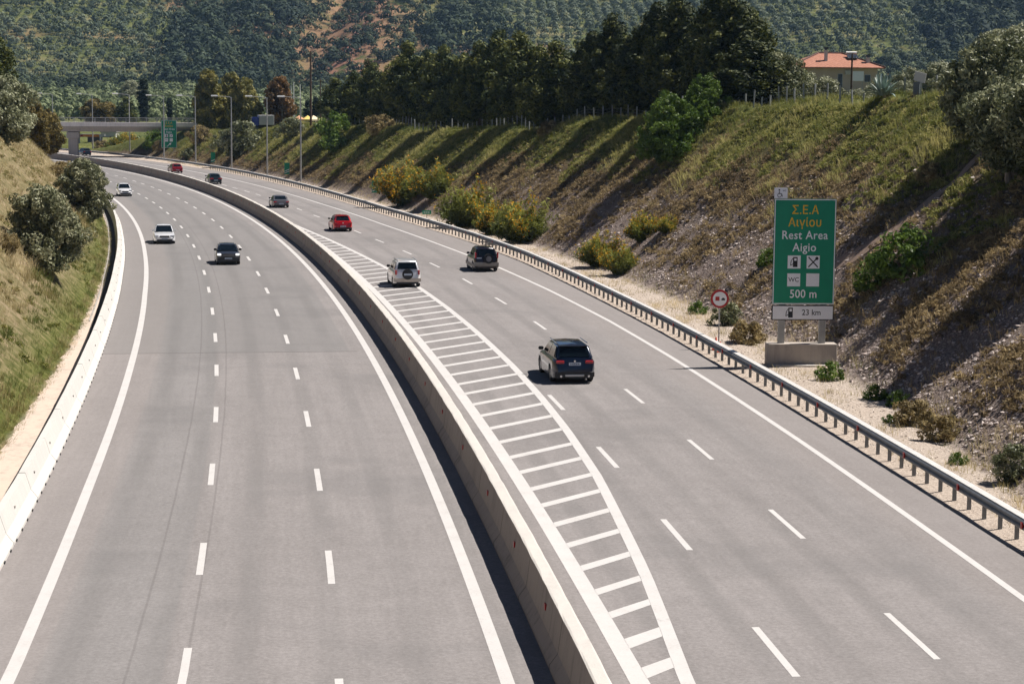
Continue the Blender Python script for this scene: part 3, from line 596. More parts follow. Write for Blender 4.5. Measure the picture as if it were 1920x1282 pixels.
for px, ty, by, Y, pr, hh, w, lb in [(180, 184, 228, 470, BR, 5.2, 1.3, 'tawny tree behind the overpass, left of the dark pine'), (202, 190, 228, 472, BR, 5.2, 1.1, 'second tawny tree behind the overpass'), (238, 182, 228, 468, PP[0], 11.2, 1.5, 'dark round pine behind the overpass railing'), (248, 152, 190, 700, OL1, 4.3, 1.0, 'rounded pale tree at the foot of the hill')]:
    tp, bt = at(px, ty, Y), at(px, by + 6, Y); s = (tp[2] - bt[2]) / hh; put('background_tree', lb, 'tree', bt, pr, s * w, px, None, s)
# agave
b = MB(); rg = g(9); fs = []
for k in range(40):
    a = k * 2.399 + rg.random() * .3; t = k / 40; L = 1.75 * (.8 + .3 * rg.random()); lift = .18 + 1.15 * t + rg.random() * .12; n = 9; pts = []
    for j in range(n):
        f = j / (n - 1); out = L * f * math.cos(lift) * (1 - .12 * f) + .12; up = L * (f * math.sin(lift) - (.30 - .2 * t) * f**2.4) + .1
        w = .13 * math.sin(math.pi * min(1, .28 + .72 * f))**.8 if f < 1 else 0.003; w = max(w, .004)
        c = Vector((math.cos(a) * out, math.sin(a) * out, up)); sdv = Vector((-math.sin(a), math.cos(a), 0)); nrm = Vector((-math.cos(a) * math.sin(lift), -math.sin(a) * math.sin(lift), math.cos(lift)))
        pts += [c - sdv * w + nrm * w * .35, c - nrm * .035 * (1 - f), c + sdv * w + nrm * w * .35]
    n0 = len(b.v); b.v += [tuple(p) for p in pts]
    for j in range(n - 1):
        for q in (0, 1): b.f.append((n0 + j * 3 + q, n0 + j * 3 + q + 1, n0 + j * 3 + q + 4, n0 + j * 3 + q + 3))
x, y, z = xat(1655, crestY(1655) - 1.2); M_AG = plain('agave_leaf', (.22, .29, .25), .5, vary=.35, scale=2)
o = b.obj('agave_plant', M_AG, None, (x, y, T(x, y) + .02), smooth=60); o.scale = (.95, .95, 1.0)
tag(o, 'big blue-green agave with sword leaves on the crest in front of the house', 'plant')
# dirt track down the right slope
pts = [hit(1872, 262), hit(1800, 335), hit(1722, 400), hit(1672, 438), hit(1610, 478), hit(1560, 505)]; V = []; F = []; W0 = [.35, .42, .5, .55, .6, .45]
cp = []
for i in range(len(pts) - 1):
    for f in np.linspace(0, 1, 8, endpoint=False): cp.append((pts[i][0] * (1 - f) + pts[i + 1][0] * f, pts[i][1] * (1 - f) + pts[i + 1][1] * f, W0[i] * (1 - f) + W0[i + 1] * f))
for i, (x, y, w) in enumerate(cp):
    x2, y2, _ = cp[min(i + 1, len(cp) - 1)]; x1, y1, _ = cp[max(i - 1, 0)]; d = Vector((x2 - x1, y2 - y1)).normalized()
    for q in (-1, 0, 1): xx, yy = x - d.y * w * q, y + d.x * w * q; V.append((xx, yy, T(xx, yy) + .05))
    if i: n = i * 3; F += [(n - 3, n - 2, n + 1, n), (n - 2, n - 1, n + 2, n + 1)]
tag(link('dirt_track', np_mesh('dirt_track', np.array(V), np.array(F), plain('track_soil', (.24, .165, .12), .95, vary=.3))), kind='structure')
CPA = np.array([(x, y) for x, y, w in cp])
def offtrack(P): return np.min((P[:, None, 0] - CPA[None, :, 0])**2 + (P[:, None, 1] - CPA[None, :, 1])**2, 1) > .62**2
# ---- grass, stones: stuff nobody could count
def grass(name, loc, hgt, tint, mat, blades, rng, spread=.16, wd=.012, label=None, cat='grass'):
    n = len(loc); N = n * blades; L = np.repeat(loc, blades, 0); H = np.repeat(hgt, blades) * (.6 + .6 * rng.random(N))
    a = rng.random(N) * 6.283; b0 = rng.random(N)**.7 * spread; B = L.copy(); B[:, 0] += np.cos(a) * b0; B[:, 1] += np.sin(a) * b0; B[:, 2] -= .05
    ln = H * (.25 + .5 * rng.random(N)); a2 = a + rng.normal(size=N) * .8 
    mid = B + np.stack([np.cos(a2) * ln * .3, np.sin(a2) * ln * .3, H * .6], 1); tip = B + np.stack([np.cos(a2) * ln, np.sin(a2) * ln, H], 1)
    w = np.stack([-np.sin(a2 + rng.normal(size=N)), np.cos(a2 + rng.normal(size=N)), np.zeros(N)], 1) * (wd * np.repeat(hgt / .5, blades))[:, None]
    V = np.stack([B - w, B + w, mid + w * .9, mid - w * .9, tip + w * .25, tip - w * .25], 1).reshape(-1, 3); i = np.arange(N)[:, None] * 6
    F = np.concatenate([i + np.array([[0, 1, 2, 3]]), i + np.array([[3, 2, 4, 5]])], 1).reshape(-1, 4)
    tt = np.clip(np.repeat(tint, blades) + rng.normal(size=N) * .12, 0, 1); tt = np.repeat(tt, 2)
    return tag(link(name, np_mesh(name, V, F, mat, {'tint': ('FACE', tt)})), label, cat, None, 'stuff')
L_STRAW = leafmat('straw_grass', [(.075, .13, .018), (.30, .25, .10), (.66, .55, .34)], .35, .7, .5)
L_DRY = leafmat('dry_slope_grass', [(.07, .050, .028), (.21, .155, .083), (.48, .37, .19)], .3, .8, .5)
L_GRASS = leafmat('green_slope_grass', [(.055, .08, .014), (.19, .20, .045), (.44, .39, .15)], .35, .7, .5)
def scatter(n, s0, s1, d0, d1, rng, pw=1.0):
    s = s0 + (s1 - s0) * rng.random(n)**pw; d = d0 + (d1 - d0) * rng.random(n)
    x = np.interp(s, cs, cx); y = np.interp(s, cs, cy); th = np.interp(s, cs, cth); x = x + d * np.cos(th); y = y + d * np.sin(th)
    z, S, D, eR, eL, hc, hl = terrain(x, y, True); return np.stack([x, y, z], 1), eR, eL, z / np.where(eR > 0, hc, hl), S
rg = g(300)
P, eR, eL, hfr, S = scatter(20000, 300, 600, -30, -14.5, rg, 1.35)
nz = vnoise(P[:, 0], P[:, 1], .5, 31); nz2 = vnoise(P[:, 0], P[:, 1], 1.5, 32)
low = eL < 1.8 + .8 * nz; tint = np.clip(.62 + .35 * nz + .2 * nz2 - .62 * low, 0, 1); k = (rg.random(len(P)) < .62 + .35 * nz + .4 * low)
grass('left_bank_grass', P[k], (.30 + .22 * np.clip(nz, -.5, 1) + .12 * rg.random(len(P)))[k] * np.where(eL < 1.5, .7, 1)[k], tint[k], L_STRAW, 13, rg, .28, .012, 'long straw and green grass covering the left bank')
P, eR, eL, hfr, S = scatter(60000, 296, 625, 19.5, 42, rg, 1.2)
nz = vnoise(P[:, 0], P[:, 1], .45, 33); nz2 = vnoise(P[:, 0], P[:, 1], 1.3, 34)
up = np.clip(hfr + .25 * nz + .14 * nz2 + sstep(S, 400, 520) * .25, 0, 1.3); ug = sstep(up, .45, .95)
k = (rg.random(len(P)) < np.where(S < 400, .22 + .9 * ug, .5 + .5 * ug)) & (eR > .3) & offtrack(P)
kg = k & (rg.random(len(P)) < ug); kd = k & ~kg
hh = .20 + .22 * rg.random(len(P)) + .12 * np.clip(nz, 0, 1)
grass('upper_slope_grass', P[kg], hh[kg] * 1.1, np.clip(.45 + .35 * nz[kg] + .2 * nz2[kg], 0, 1), L_GRASS, 9, rg, .3, .015, 'green and yellow grass on the upper right slope')
grass('dry_slope_grass', P[kd], hh[kd], np.clip(.5 + .3 * nz2[kd], 0, 1), L_DRY, 9, rg, .28, .014, 'mauve-brown dry weeds on the right slope')
P, eR, eL, hfr, S = scatter(15000, 290, 620, 16.2, 23, rg, 1.3)
nz = vnoise(P[:, 0], P[:, 1], .9, 35); k = (rg.random(len(P)) < np.clip(.26 + .6 * nz + .45 * (np.abs(eR) < .7), 0, 1)) & (eR < 1.5) & (eR > -3.6 + .8 * rg.random(len(P)))
grass('verge_weeds', P[k], .16 + .18 * rg.random(k.sum()), np.clip(.5 + .4 * nz[k], 0, 1), L_STRAW, 9, rg, .2, .012, 'sparse dry weeds on the gravel verge')
def stones(name, P, size, mat, rng, label):
    n = len(P); base = np.array([(1, 0, 0), (-1, 0, 0), (0, 1, 0), (0, -1, 0), (0, 0, 1), (0, 0, -1)], float); f = np.array([(0, 2, 4), (2, 1, 4), (1, 3, 4), (3, 0, 4), (2, 0, 5), (1, 2, 5), (3, 1, 5), (0, 3, 5)])
    v = base[None] * (.55 + .7 * rng.random((n, 6, 1))) + rng.normal(size=(n, 6, 3)) * .18
    a = rng.random(n) * 6.28; c, s = np.cos(a)[:, None], np.sin(a)[:, None]; x = v[:, :, 0] * c - v[:, :, 1] * s; y = v[:, :, 0] * s + v[:, :, 1] * c
    v = np.stack([x, y, v[:, :, 2] * .62], 2) * size[:, None, None] + P[:, None, :]
    F = (f[None] + (np.arange(n) * 6)[:, None, None]).reshape(-1, 3)
    return tag(link(name, np_mesh(name, v.reshape(-1, 3), F, mat, {'tint': ('FACE', np.repeat(rng.random(n), 8))})), label, 'stones', None, 'stuff')
def stone_mat(name, cols):
    m, t, p = new_mat(name); N = NT(t); c = N.ramp(N.attr('tint'), [(.1, cols[0]), (.55, cols[1]), (.95, cols[2])]); N.l(c, p.inputs['Base Color']); p.inputs['Roughness'].default_value = .9; return m
M_ST = stone_mat('slope_stone', [(.16, .12, .105), (.36, .29, .26), (.62, .54, .49)]); M_SG = stone_mat('verge_stone', [(.30, .24, .19), (.50, .42, .35), (.68, .61, .53)])
P, eR, eL, hfr, S = scatter(52000, 292, 430, 17.5, 33, rg, 1.15)
nz = vnoise(P[:, 0], P[:, 1], .5, 36); k = (eR > -.2) & (rg.random(len(P)) < np.clip(1.25 - hfr * 1.9 + .5 * nz, 0.02, 1) * (1 - .75 * sstep(S, 350, 420)))
stones('slope_stones', P[k], .04 + .12 * rg.random(k.sum())**2.0, M_ST, rg, 'loose pinkish-grey stones on the lower right slope')
P, eR, eL, hfr, S = scatter(22000, 290, 420, 16, 22, rg, 1.1)
k = (eR < .8); P2, eR2, eL2, h2, S2 = scatter(5000, 296, 430, -14.75, -14.05, rg, 1.2)
grass('path_edge_weeds', P2, .10 + .16 * rg.random(len(P2)), np.clip(.45 + .4 * vnoise(P2[:, 0], P2[:, 1], 1.1, 77), 0, 1), L_STRAW, 8, rg, .16, .012, 'short weeds creeping over the concrete path edge')
stones('verge_stones', P[k], .02 + .05 * rg.random(k.sum())**2.5, M_SG, rg, 'pale gravel along the guardrail')
def mounds(name, P, rad, mat, rng, label, per=34, squash=.75, tint=None):
    n = len(P); k = rng.normal(size=(n, per, 3)); k[:, :, 2] = np.abs(k[:, :, 2]); k /= np.linalg.norm(k, axis=2, keepdims=True)
    Q = k * (rad[:, None] * (.55 + .5 * rng.random((n, per))))[:, :, None]; Q[:, :, 2] *= squash; Q = Q + P[:, None, :]
    ct = np.repeat(rng.random(n) if tint is None else tint, per); d = k.reshape(-1, 3) + rng.normal(size=(n * per, 3)) * .4
    V, F, t = leaf_cloud(Q.reshape(-1, 3), np.cross(d, rng.normal(size=d.shape)) * .7 + d * .5, .035 + .04 * rng.random(n * per), 2.2, rng, np.clip(ct * .6 + .4 * rng.random(n * per), 0, 1), .3)
    return tag(link(name, np_mesh(name, V, F, mat, {'tint': ('FACE', t)})), label, 'weeds', None, 'stuff')
P, eR, eL, hfr, S = scatter(46000, 300, 620, 19.5, 41, rg, 1.25)
nz = vnoise(P[:, 0], P[:, 1], .4, 51); nz2 = vnoise(P[:, 0], P[:, 1], 1.1, 52); up = hfr + .22 * nz + .12 * nz2 + sstep(S, 400, 520) * .25
k = (eR > .8) & offtrack(P) & (rg.random(len(P)) < np.clip(.12 + .5 * nz2 + sstep(up, .12, .45) * .75, 0, .97)) & (hfr < .99); kg = k & (up > .62); kd = k & ~kg
mounds('slope_weeds', P[kd], .16 + .34 * rg.random(kd.sum())**1.6, L_DRY, rg, 'brown and mauve weed cushions on the right slope')
mounds('green_weeds', P[kg], .14 + .28 * rg.random(kg.sum())**1.6, L_GRASS, rg, 'green herb cushions on the upper right slope')
P, eR, eL, hfr, S = scatter(2600, 300, 520, -30, -14.6, rg, 1.3)
nz = vnoise(P[:, 0], P[:, 1], .5, 53); k = nz > -.1; kg = k & (eL < 2.2)
mounds('bank_herbs', P[kg], .10 + .18 * rg.random(kg.sum()), L_GRASS, rg, 'fresh green herbs at the foot of the left bank'); kd = k & ~kg
mounds('bank_weeds', P[kd], .15 + .3 * rg.random(kd.sum())**1.5, L_STRAW, rg, 'rounded straw tufts on the left bank', 46)
# ---- wooded hills: one far mass of small crowns
def far_wood(name, n, xr, yr, rad, mat, rng, label, jitter=True, mask=None, grid=None, squash=.8):
    if grid:
        gxx, gyy = np.meshgrid(np.arange(xr[0], xr[1], grid), np.arange(yr[0], yr[1], grid * 1.15)); x = gxx.ravel(); y = gyy.ravel(); x = x + rng.normal(size=len(x)) * grid * .12; y = y + x * .08 + rng.normal(size=len(y)) * grid * .14
    else: x = xr[0] + (xr[1] - xr[0]) * rng.random(n); y = yr[0] + (yr[1] - yr[0]) * rng.random(n)
    if mask is not None: k = mask(x, y, rng); x, y = x[k], y[k]
    vis = np.abs(x) < y * .31 + 25; x, y = x[vis], y[vis]; n = len(x); z = terrain(x, y)
    r = rad * (.65 + .7 * rng.random(n)); per = 84; k = rng.normal(size=(n, per, 3)); k[:, :, 2] = np.abs(k[:, :, 2]) * 1.0 - .25; k /= np.linalg.norm(k, axis=2, keepdims=True)
    lob = 1 + .25 * np.sin(k[:, :, 0] * 4 + rng.random((n, 1)) * 6) * np.cos(k[:, :, 1] * 4 + rng.random((n, 1)) * 6)
    P = k * (r[:, None] * lob * (1 - .18 * rng.random((n, per))))[:, :, None]; P[:, :, 2] *= squash * (1 + .3 * rng.random((n, 1)))
    P = P + np.stack([x, y, z + r * .55], 1)[:, None, :]; ct = np.repeat(rng.random(n), per)
    V, F, t = leaf_cloud(P.reshape(-1, 3), k.reshape(-1, 3) * 1.6, np.repeat(r, per) * (.17 + .13 * rng.random(n * per)), .9, rng, np.clip(ct * .7 + .3 * rng.random(n * per), 0, 1), .22)
    return tag(link(name, np_mesh(name, V, F, mat, {'tint': ('FACE', t)})), label, 'woodland', None, 'stuff')
L_FAR = leafmat('far_wood_leaves', [(.012, .022, .010), (.028, .046, .018), (.082, .098, .040)], .1, .8, .008)
L_FARD = leafmat('dark_far_pine', [(.008, .017, .010), (.018, .034, .016), (.050, .072, .030)], .1, .8, .01)
L_FARO = leafmat('far_olive_leaves', [(.032, .048, .028), (.080, .106, .060), (.17, .195, .120)], .1, .8, .01)
L_VAL = leafmat('valley_olive_leaves', [(.04, .06, .022), (.11, .14, .058), (.23, .26, .13)], .1, .8, .01)
rg = g(500)
def zone(x, y): return vnoise(x, y, .011, 41)
def olive_zone(x, y):
    u = x / y
    left = (u < -.165 + .02 * zone(x, y)) & (y > 985); right = (u > -.02 + .03 * zone(x, y)) & (u < .205) & (y > 960)
    return left | right
redz = lambda x, y: np.abs(x + 88) < 34
far_wood('hill_woodland', 15000, (-400, 400), (905, 1330), 3.3, L_FAR, rg, 'dense dark evergreen woodland on the hillside', mask=lambda x, y, r: ~olive_zone(x, y) & (r.random(len(x)) < np.where(redz(x, y), .35, np.clip(1.15 + 1.3 * vnoise(x, y, .03, 61) + .5 * vnoise(x, y, .09, 62), .12, .97))))
far_wood('hill_pinewood', 3800, (-400, 400), (905, 1330), 4.6, L_FARD, rg, 'dark blue-green pine stands and hollows on the hillside', squash=1.15, mask=lambda x, y, r: ((vnoise(x, y, .014, 63) + .5 * vnoise(x, y, .04, 64) > .52) & ~redz(x, y)) | (np.abs(x + 125 + (y - 900) * .05) < 14) | ((x > .2 * y) & (y > 1000)))
far_wood('hill_olive_grove', 0, (-400, 420), (930, 1330), 2.75, L_FARO, rg, 'grey-green olive groves in rows on the hillside', grid=6.2, mask=lambda x, y, r: olive_zone(x, y) & (r.random(len(x)) < .94))
far_wood('valley_olive_grove', 3600, (-300, 300), (560, 925), 2.5, L_VAL, rg, 'pale olive groves on the valley floor beyond the overpass', mask=lambda x, y, r: r.random(len(x)) < .95)
# ------------------------------------------------------------------ lettering
def text_geo(txt, size, align='CENTER', spacing=1.0):
    cu = bpy.data.curves.new('lettering', 'FONT'); cu.body = txt; cu.size = size; cu.align_x = align; cu.align_y = 'CENTER'; cu.space_character = spacing; cu.resolution_u = 3; cu.offset = size * .010
    o = bpy.data.objects.new('lettering', cu); COL.objects.link(o); bpy.context.view_layer.update()
    me = o.evaluated_get(bpy.context.evaluated_depsgraph_get()).to_mesh(); V = [tuple(v.co) for v in me.vertices]; F = [tuple(p.vertices) for p in me.polygons]
    o.to_mesh_clear(); bpy.data.objects.remove(o); bpy.data.curves.remove(cu); return V, F
class Flat:      # flat marks on a sign face that looks along -y
    def __init__(s, y): s.b = MB(); s.y = y
    def poly(s, pts): n = len(s.b.v); s.b.v += [(x, s.y, z) for x, z in pts]; s.b.f.append(tuple(range(n, n + len(pts)))); return s
    def rect(s, x0, x1, z0, z1): return s.poly([(x0, z0), (x1, z0), (x1, z1), (x0, z1)])
    def disc(s, x, z, r, n=28): return s.poly([(x + r * math.cos(2 * math.pi * k / n), z + r * math.sin(2 * math.pi * k / n)) for k in range(n)])
    def stroke(s, x0, z0, x1, z1, w):
        d = Vector((x1 - x0, z1 - z0)).normalized() * w / 2; return s.poly([(x0 - d.y, z0 + d.x), (x0 + d.y, z0 - d.x), (x1 + d.y, z1 - d.x), (x1 - d.y, z1 + d.x)])
    def ring(s, x, z, r0, r1, a0=0, a1=360, n=24):
        for k in range(n):
            p, q = R(a0 + (a1 - a0) * k / n), R(a0 + (a1 - a0) * (k + 1) / n)
            s.poly([(x + r0 * math.cos(p), z + r0 * math.sin(p)), (x + r1 * math.cos(p), z + r1 * math.sin(p)), (x + r1 * math.cos(q), z + r1 * math.sin(q)), (x + r0 * math.cos(q), z + r0 * math.sin(q))])
        return s
    def text(s, t, x, z, size, sx=1.0, spacing=1.0):
        V, F = text_geo(t, size, spacing=spacing); s.b.add([(x + v[0] * sx, s.y, z + v[1]) for v in V], F); return s
    def pump(s, x, z, h):
        s.rect(x - h * .12, x + h * .34, z - h * .5, z + h * .5); s.stroke(x - h * .12, z - h * .2, x - h * .36, z - h * .34, h * .07); s.stroke(x - h * .36, z - h * .36, x - h * .30, z + h * .12, h * .07); s.stroke(x - h * .30, z + h * .1, x - h * .14, z + h * .36, h * .07); return s
    def obj(s, name, mat, parent): return s.b.obj(name, mat, parent)
M_SGN = plain('sign_green', (.0, .25, .135), .45, vary=.05); M_SGB = plain('sign_back', (.30, .31, .32), .5, .3); M_WH = plain('sign_white', (.86, .87, .90), .5, vary=.04); M_YE = plain('sign_yellow', (.85, .50, .02), .5, vary=.05); M_BK = plain('sign_black', (.015, .016, .02), .5)
M_GALV = plain('galvanised_post', (.36, .36, .35), .5, .3); M_FOOT = concrete('footing_concrete', (.42, .37, .32), .4)
def rest_sign(loc, rz, far=False):
    g0 = empty('road_sign', loc, rz, 'far green rest area sign with an arrow in front of the overpass' if far else 'large green rest area sign on two posts with a 23 km panel below', 'road sign', 'green rest area signs')
    W, z0, z1 = 1.44, (1.25 if far else 2.80), (6.45 if far else 7.66)
    if not far:
        MB().box(-1.62, 1.62, -.35, .35, -.2, 1.0).obj('footing', M_FOOT, g0, bevel=.03); MB().box(-1.4, 1.9, -.75, -.352, -.2, .06).obj('apron', M_CONCW, g0, bevel=.01)
    for x in (-.95, .95): MB().box(x - .15, x + .15, -.10, .10, (-.3 if far else .9), z1 - .3).obj('post', M_GALV, g0, bevel=.01)
    MB().box(-W, W, -.19, -.13, z0, z1).obj('panel', M_SGN, g0, bevel=.03, seg=2)
    f = Flat(-.194); t = .045; f.rect(-W + .02, W - .02, z1 - t - .02, z1 - .02); f.rect(-W + .02, W - .02, z0 + .02, z0 + t + .02); f.rect(-W + .02, -W + t + .02, z0 + t + .02, z1 - t - .02); f.rect(W - t - .02, W - .02, z0 + t + .02, z1 - t - .02); f.obj('border', M_WH, g0)
    q = z1
    for tx, dz, m_ in (('Σ.Ε.Α', .53, M_YE), ('Αιγίου', 1.10, M_YE), ('Rest Area', 1.68, M_WH), ('Aigio', 2.24, M_WH)): Flat(-.196).text(tx, 0, q - dz, .55, .90, 1.07).obj('lettering', m_, g0)
    if far: Flat(-.196).poly([(-.43, z0 + .30), (-.33, z0 + .22), (.13, z0 + .66), (.26, z0 + .50), (.44, z0 + .97), (-.02, z0 + .86), (.06, z0 + .74)]).obj('arrow', M_WH, g0)
    else: Flat(-.196).text('500 m', 0, z0 + .48, .54, .90, 1.04).obj('lettering', M_WH, g0)
    for i, (x, z) in enumerate([(-.46, q - 2.90), (.42, q - 2.90), (-.46, q - 3.72), (.42, q - 3.72)]):
        p = Flat(-.196).rect(x - .30, x + .30, z - .30, z + .30).obj('pictogram', M_WH, g0); f = Flat(-.199)
        if i == 0: f.pump(x, z, .46)
        elif i == 1: f.stroke(x - .22, z + .23, x + .22, z - .23, .055); f.stroke(x + .16, z + .16, x - .22, z - .23, .055); f.disc(x + .17, z + .17, .075)
        elif i == 2: f.text('WC', x, z, .28)
        else: continue
        f.obj('symbol', M_BK, p)
        if i == 0: Flat(-.2015).rect(x - .0, x + .11, z + .06, z + .17).obj('window', M_WH, p)
    if not far:
        p = MB().box(-W, W, -.19, -.13, 2.08, 2.775).obj('distance_panel', M_BK, g0, bevel=.03, seg=2)
        Flat(-.194).rect(-W + .045, W - .045, 2.125, 2.73).obj('face', M_WH, p); f = Flat(-.197); f.pump(-.62, 2.43, .46); f.text('23 km', .40, 2.43, .37, .95); f.obj('lettering', M_BK, p); Flat(-.2).rect(-.62, -.51, 2.48, 2.60).obj('window', M_WH, p)
        p = MB().box(-W + .0, -W + .60, -.17, -.14, z1 + .01, z1 + .49).obj('access_plate', M_WH, g0); x = -W + .22; z = z1 + .22
        f = Flat(-.174); f.disc(x, z + .17, .035); f.stroke(x, z + .12, x, z - .01, .035); f.stroke(x, z - .0, x + .10, z - .0, .03); f.stroke(x + .10, z, x + .15, z - .13, .03); f.ring(x + .01, z - .07, .075, .10, 100, 370); f.text('WC', -W + .46, z + .14, .10); f.obj('symbol', M_BK, p)
    return g0
bx, by, bz = gnd(1503, 685)
sgn = rest_sign((bx, by + .35, 0), R(3))
sx_, sy_, sz_ = hit(317, 290); rest_sign((sx_, sy_, sz_), R(16), True)
# round overtaking sign
x, y, _ = sp(338, 17.2); rsg = empty('round_sign', (x, y, 0), R(4), 'round red-rimmed no overtaking sign for trucks on a thin post', 'road sign')
MB().tube([(0, 0, -.2), (0, 0, 2.85)], .035, 8).obj('post', M_GALV, rsg); MB().cyl((0, -.06, 2.45), (0, 1, 0), .45, .03, 40).obj('rim', plain('sign_red', (.42, .015, .02), .45), rsg)
Flat(-.0775).disc(0, 2.45, .345, 40).obj('face', M_WH, rsg); Flat(-.079).rect(-.22, -.02, 2.36, 2.56).obj('red_truck', M_RED, rsg); Flat(-.079).rect(.08, .26, 2.38, 2.46).rect(.12, .22, 2.46, 2.50).obj('black_car', M_BK, rsg)
# cones behind the guardrail
cm = MB().cyl((0, 0, .33), (0, 0, 1), .14, .62, 14, .03); cm.box(-.19, .19, -.19, .19, 0, .03); M_OR = plain('cone_orange', (.75, .07, .015), .5)
for i, (px, py, s) in enumerate([(1342, 655, .95), (1350, 660, .8)]):
    x, y, z = gnd(px, py); c = empty('traffic_cone', (x, y, 0), 0, 'small orange cone behind the guardrail, %s one of the pair' % ('left' if i == 0 else 'right'), 'traffic cone', 'orange cones behind the guardrail'); c.scale = (s, s, s)
    link('body', cm.mesh('body', M_OR, smooth=40), c); MB().cyl((0, 0, .40), (0, 0, 1), .115, .12, 14, .093).obj('white_band', M_WH, c)
# distance markers and plate
for i, (px, py, n, lb) in enumerate([(703, 368, 3, 'three'), (538, 332, 2, 'two'), (399.5, 308, 1, 'one')]):
    x, y, z = hit(px, py); m = empty('distance_marker', (x, y, z - .1), R(6 + 4 * i), 'narrow green countdown plate with %s white stripe%s behind the guardrail' % (lb, '' if n == 1 else 's'), 'road sign', 'green countdown plates')
    MB().box(-.035, .035, -.03, .03, -.1, 1.9).obj('post', M_GALV, m); MB().box(-.38, .38, -.06, -.035, .45, 2.15).obj('plate', M_SGN, m); f = Flat(-.064)
    for k in range(n): z = .62 + .27 * k; f.poly([(-.34, z - .05), (.34, z + .24), (.34, z + .34), (-.34, z + .05)])
    f.obj('stripes', M_WH, m)
x, y, z = hit(800, 409); m = empty('marker_plate', (x, y, z), R(5), 'small green kilometre plate in front of the green brooms', 'road sign'); MB().box(-.03, .03, -.03, .03, 0, .55).obj('post', M_GALV, m)
MB().box(-.45, .45, -.05, -.03, .40, .78).obj('plate', M_SGN, m); Flat(-.053).rect(-.30, -.18, .55, .63).rect(-.12, .02, .55, .63).rect(.08, .28, .55, .63).obj('marks', M_WH, m)
# ------------------------------------------------------------------ lamps
M_LAMP = plain('lamp_head_white', (.75, .75, .73), .4, vary=.03)
lp = [(523.5, 0), (546.5, 0), (571.0, 0), (596.5, 0), (621, 0), (646, 0), (671, 0), (696, 0), (721, 0), (746, 0), (771, 0), (796, 0)]
post = MB().tube([(0, 0, -.2), (0, 0, 11.9), ], [.13, .075], 8).mesh('pole', M_GALV, smooth=50)
arm = MB().tube([(0, 0, 11.75), (-.3, 0, 11.93), (-2.2, 0, 12.05)], [.06, .05, .04], 6).mesh('arm', M_GALV, smooth=50)
head = MB(); head.box(-3.35, -2.1, -.24, .24, 11.96, 12.22); headm = head.mesh('lamp_head', M_LAMP, bevel=.12, seg=3)
glass = MB().box(-2.95, -2.3, -.12, .12, 11.955, 11.978).mesh('lamp_glass', plain('lamp_glass', (.3, .3, .28), .2))
for i, (s, q) in enumerate(lp):
    x, y, _ = sp(s, 18.2 + max(0, s - 590) * .045); l = empty('street_lamp', (x, y, T(x, y) * .3), heading(s) * .35, 'tall grey street lamp along the right shoulder, %s nearest of the receding row' % ORD[i], 'street lamp', 'street lamps along the right shoulder')
    link('pole', post, l); link('arm', arm, l); h_ = link('lamp_head', headm, l); link('lamp_glass', glass, h_)
# ------------------------------------------------------------------ overpass
YB = 385.0; bl, br = at(78, 250, YB), at(392, 253, YB + 6); L = math.hypot(br[0] - bl[0], br[1] - bl[1]); ang = math.atan2(br[1] - bl[1], br[0] - bl[0])
ov = empty('overpass', (bl[0], bl[1], 0), ang, 'grey concrete overpass with metal railings crossing the motorway on a median pier', 'bridge'); zb = 4.95
M_OV = concrete('overpass_concrete', (.42, .38, .35), .35)
MB().box(-8, L + 8, .9, 8.1, zb, zb + .75).obj('girder', M_OV, ov); MB().box(-8, L + 8, 0, 9, zb + .753, zb + 1.15).obj('deck', M_OV, ov); MB().box(-8, L + 8, -.12, .25, zb + 1.05, zb + 1.85).obj('parapet', concrete('parapet_concrete', (.82, .76, .72), .3), ov, bevel=.02)
b = MB()
for k in range(int((L + 12) / 2)): b.box(-6 + k * 2, -5.92 + k * 2, .02, .1, zb + 1.85, zb + 2.65)
for z in (2.1, 2.35, 2.62): b.box(-7, L + 7, .03, .09, zb + z, zb + z + .06)
b.obj('railing', M_GALV, ov)
b = MB()
for k in range(int((L + 12) / 2)): b.box(-6 + k * 2, -5.92 + k * 2, 8.9, 8.98, zb + 1.15, zb + 2.65)
b.box(-7, L + 7, 8.9, 8.96, zb + 2.58, zb + 2.66); b.obj('railing', M_GALV, ov)
px_, py_, _ = at(137, 262, YB + 3); loc = Vector((px_ - bl[0], py_ - bl[1])); u = loc.x * math.cos(ang) + loc.y * math.sin(ang)
MB().box(u - .9, u + .9, 1.2, 7.8, -.1, zb - 1.3).obj('pier', M_OV, ov, bevel=.05); MB().box(u - 1.2, u + 1.2, .9, 8.1, zb - 1.297, zb - .12).obj('pier_head', M_OV, ov, bevel=.05); MB().box(u - .9, u + .9, 1.2, 7.7, zb - .117, zb + .0).obj('bearing', M_DARK, ov)
MB().box(L - 6, L + 8, -.3, 9.3, 1, zb - .003).obj('abutment', M_OV, ov)
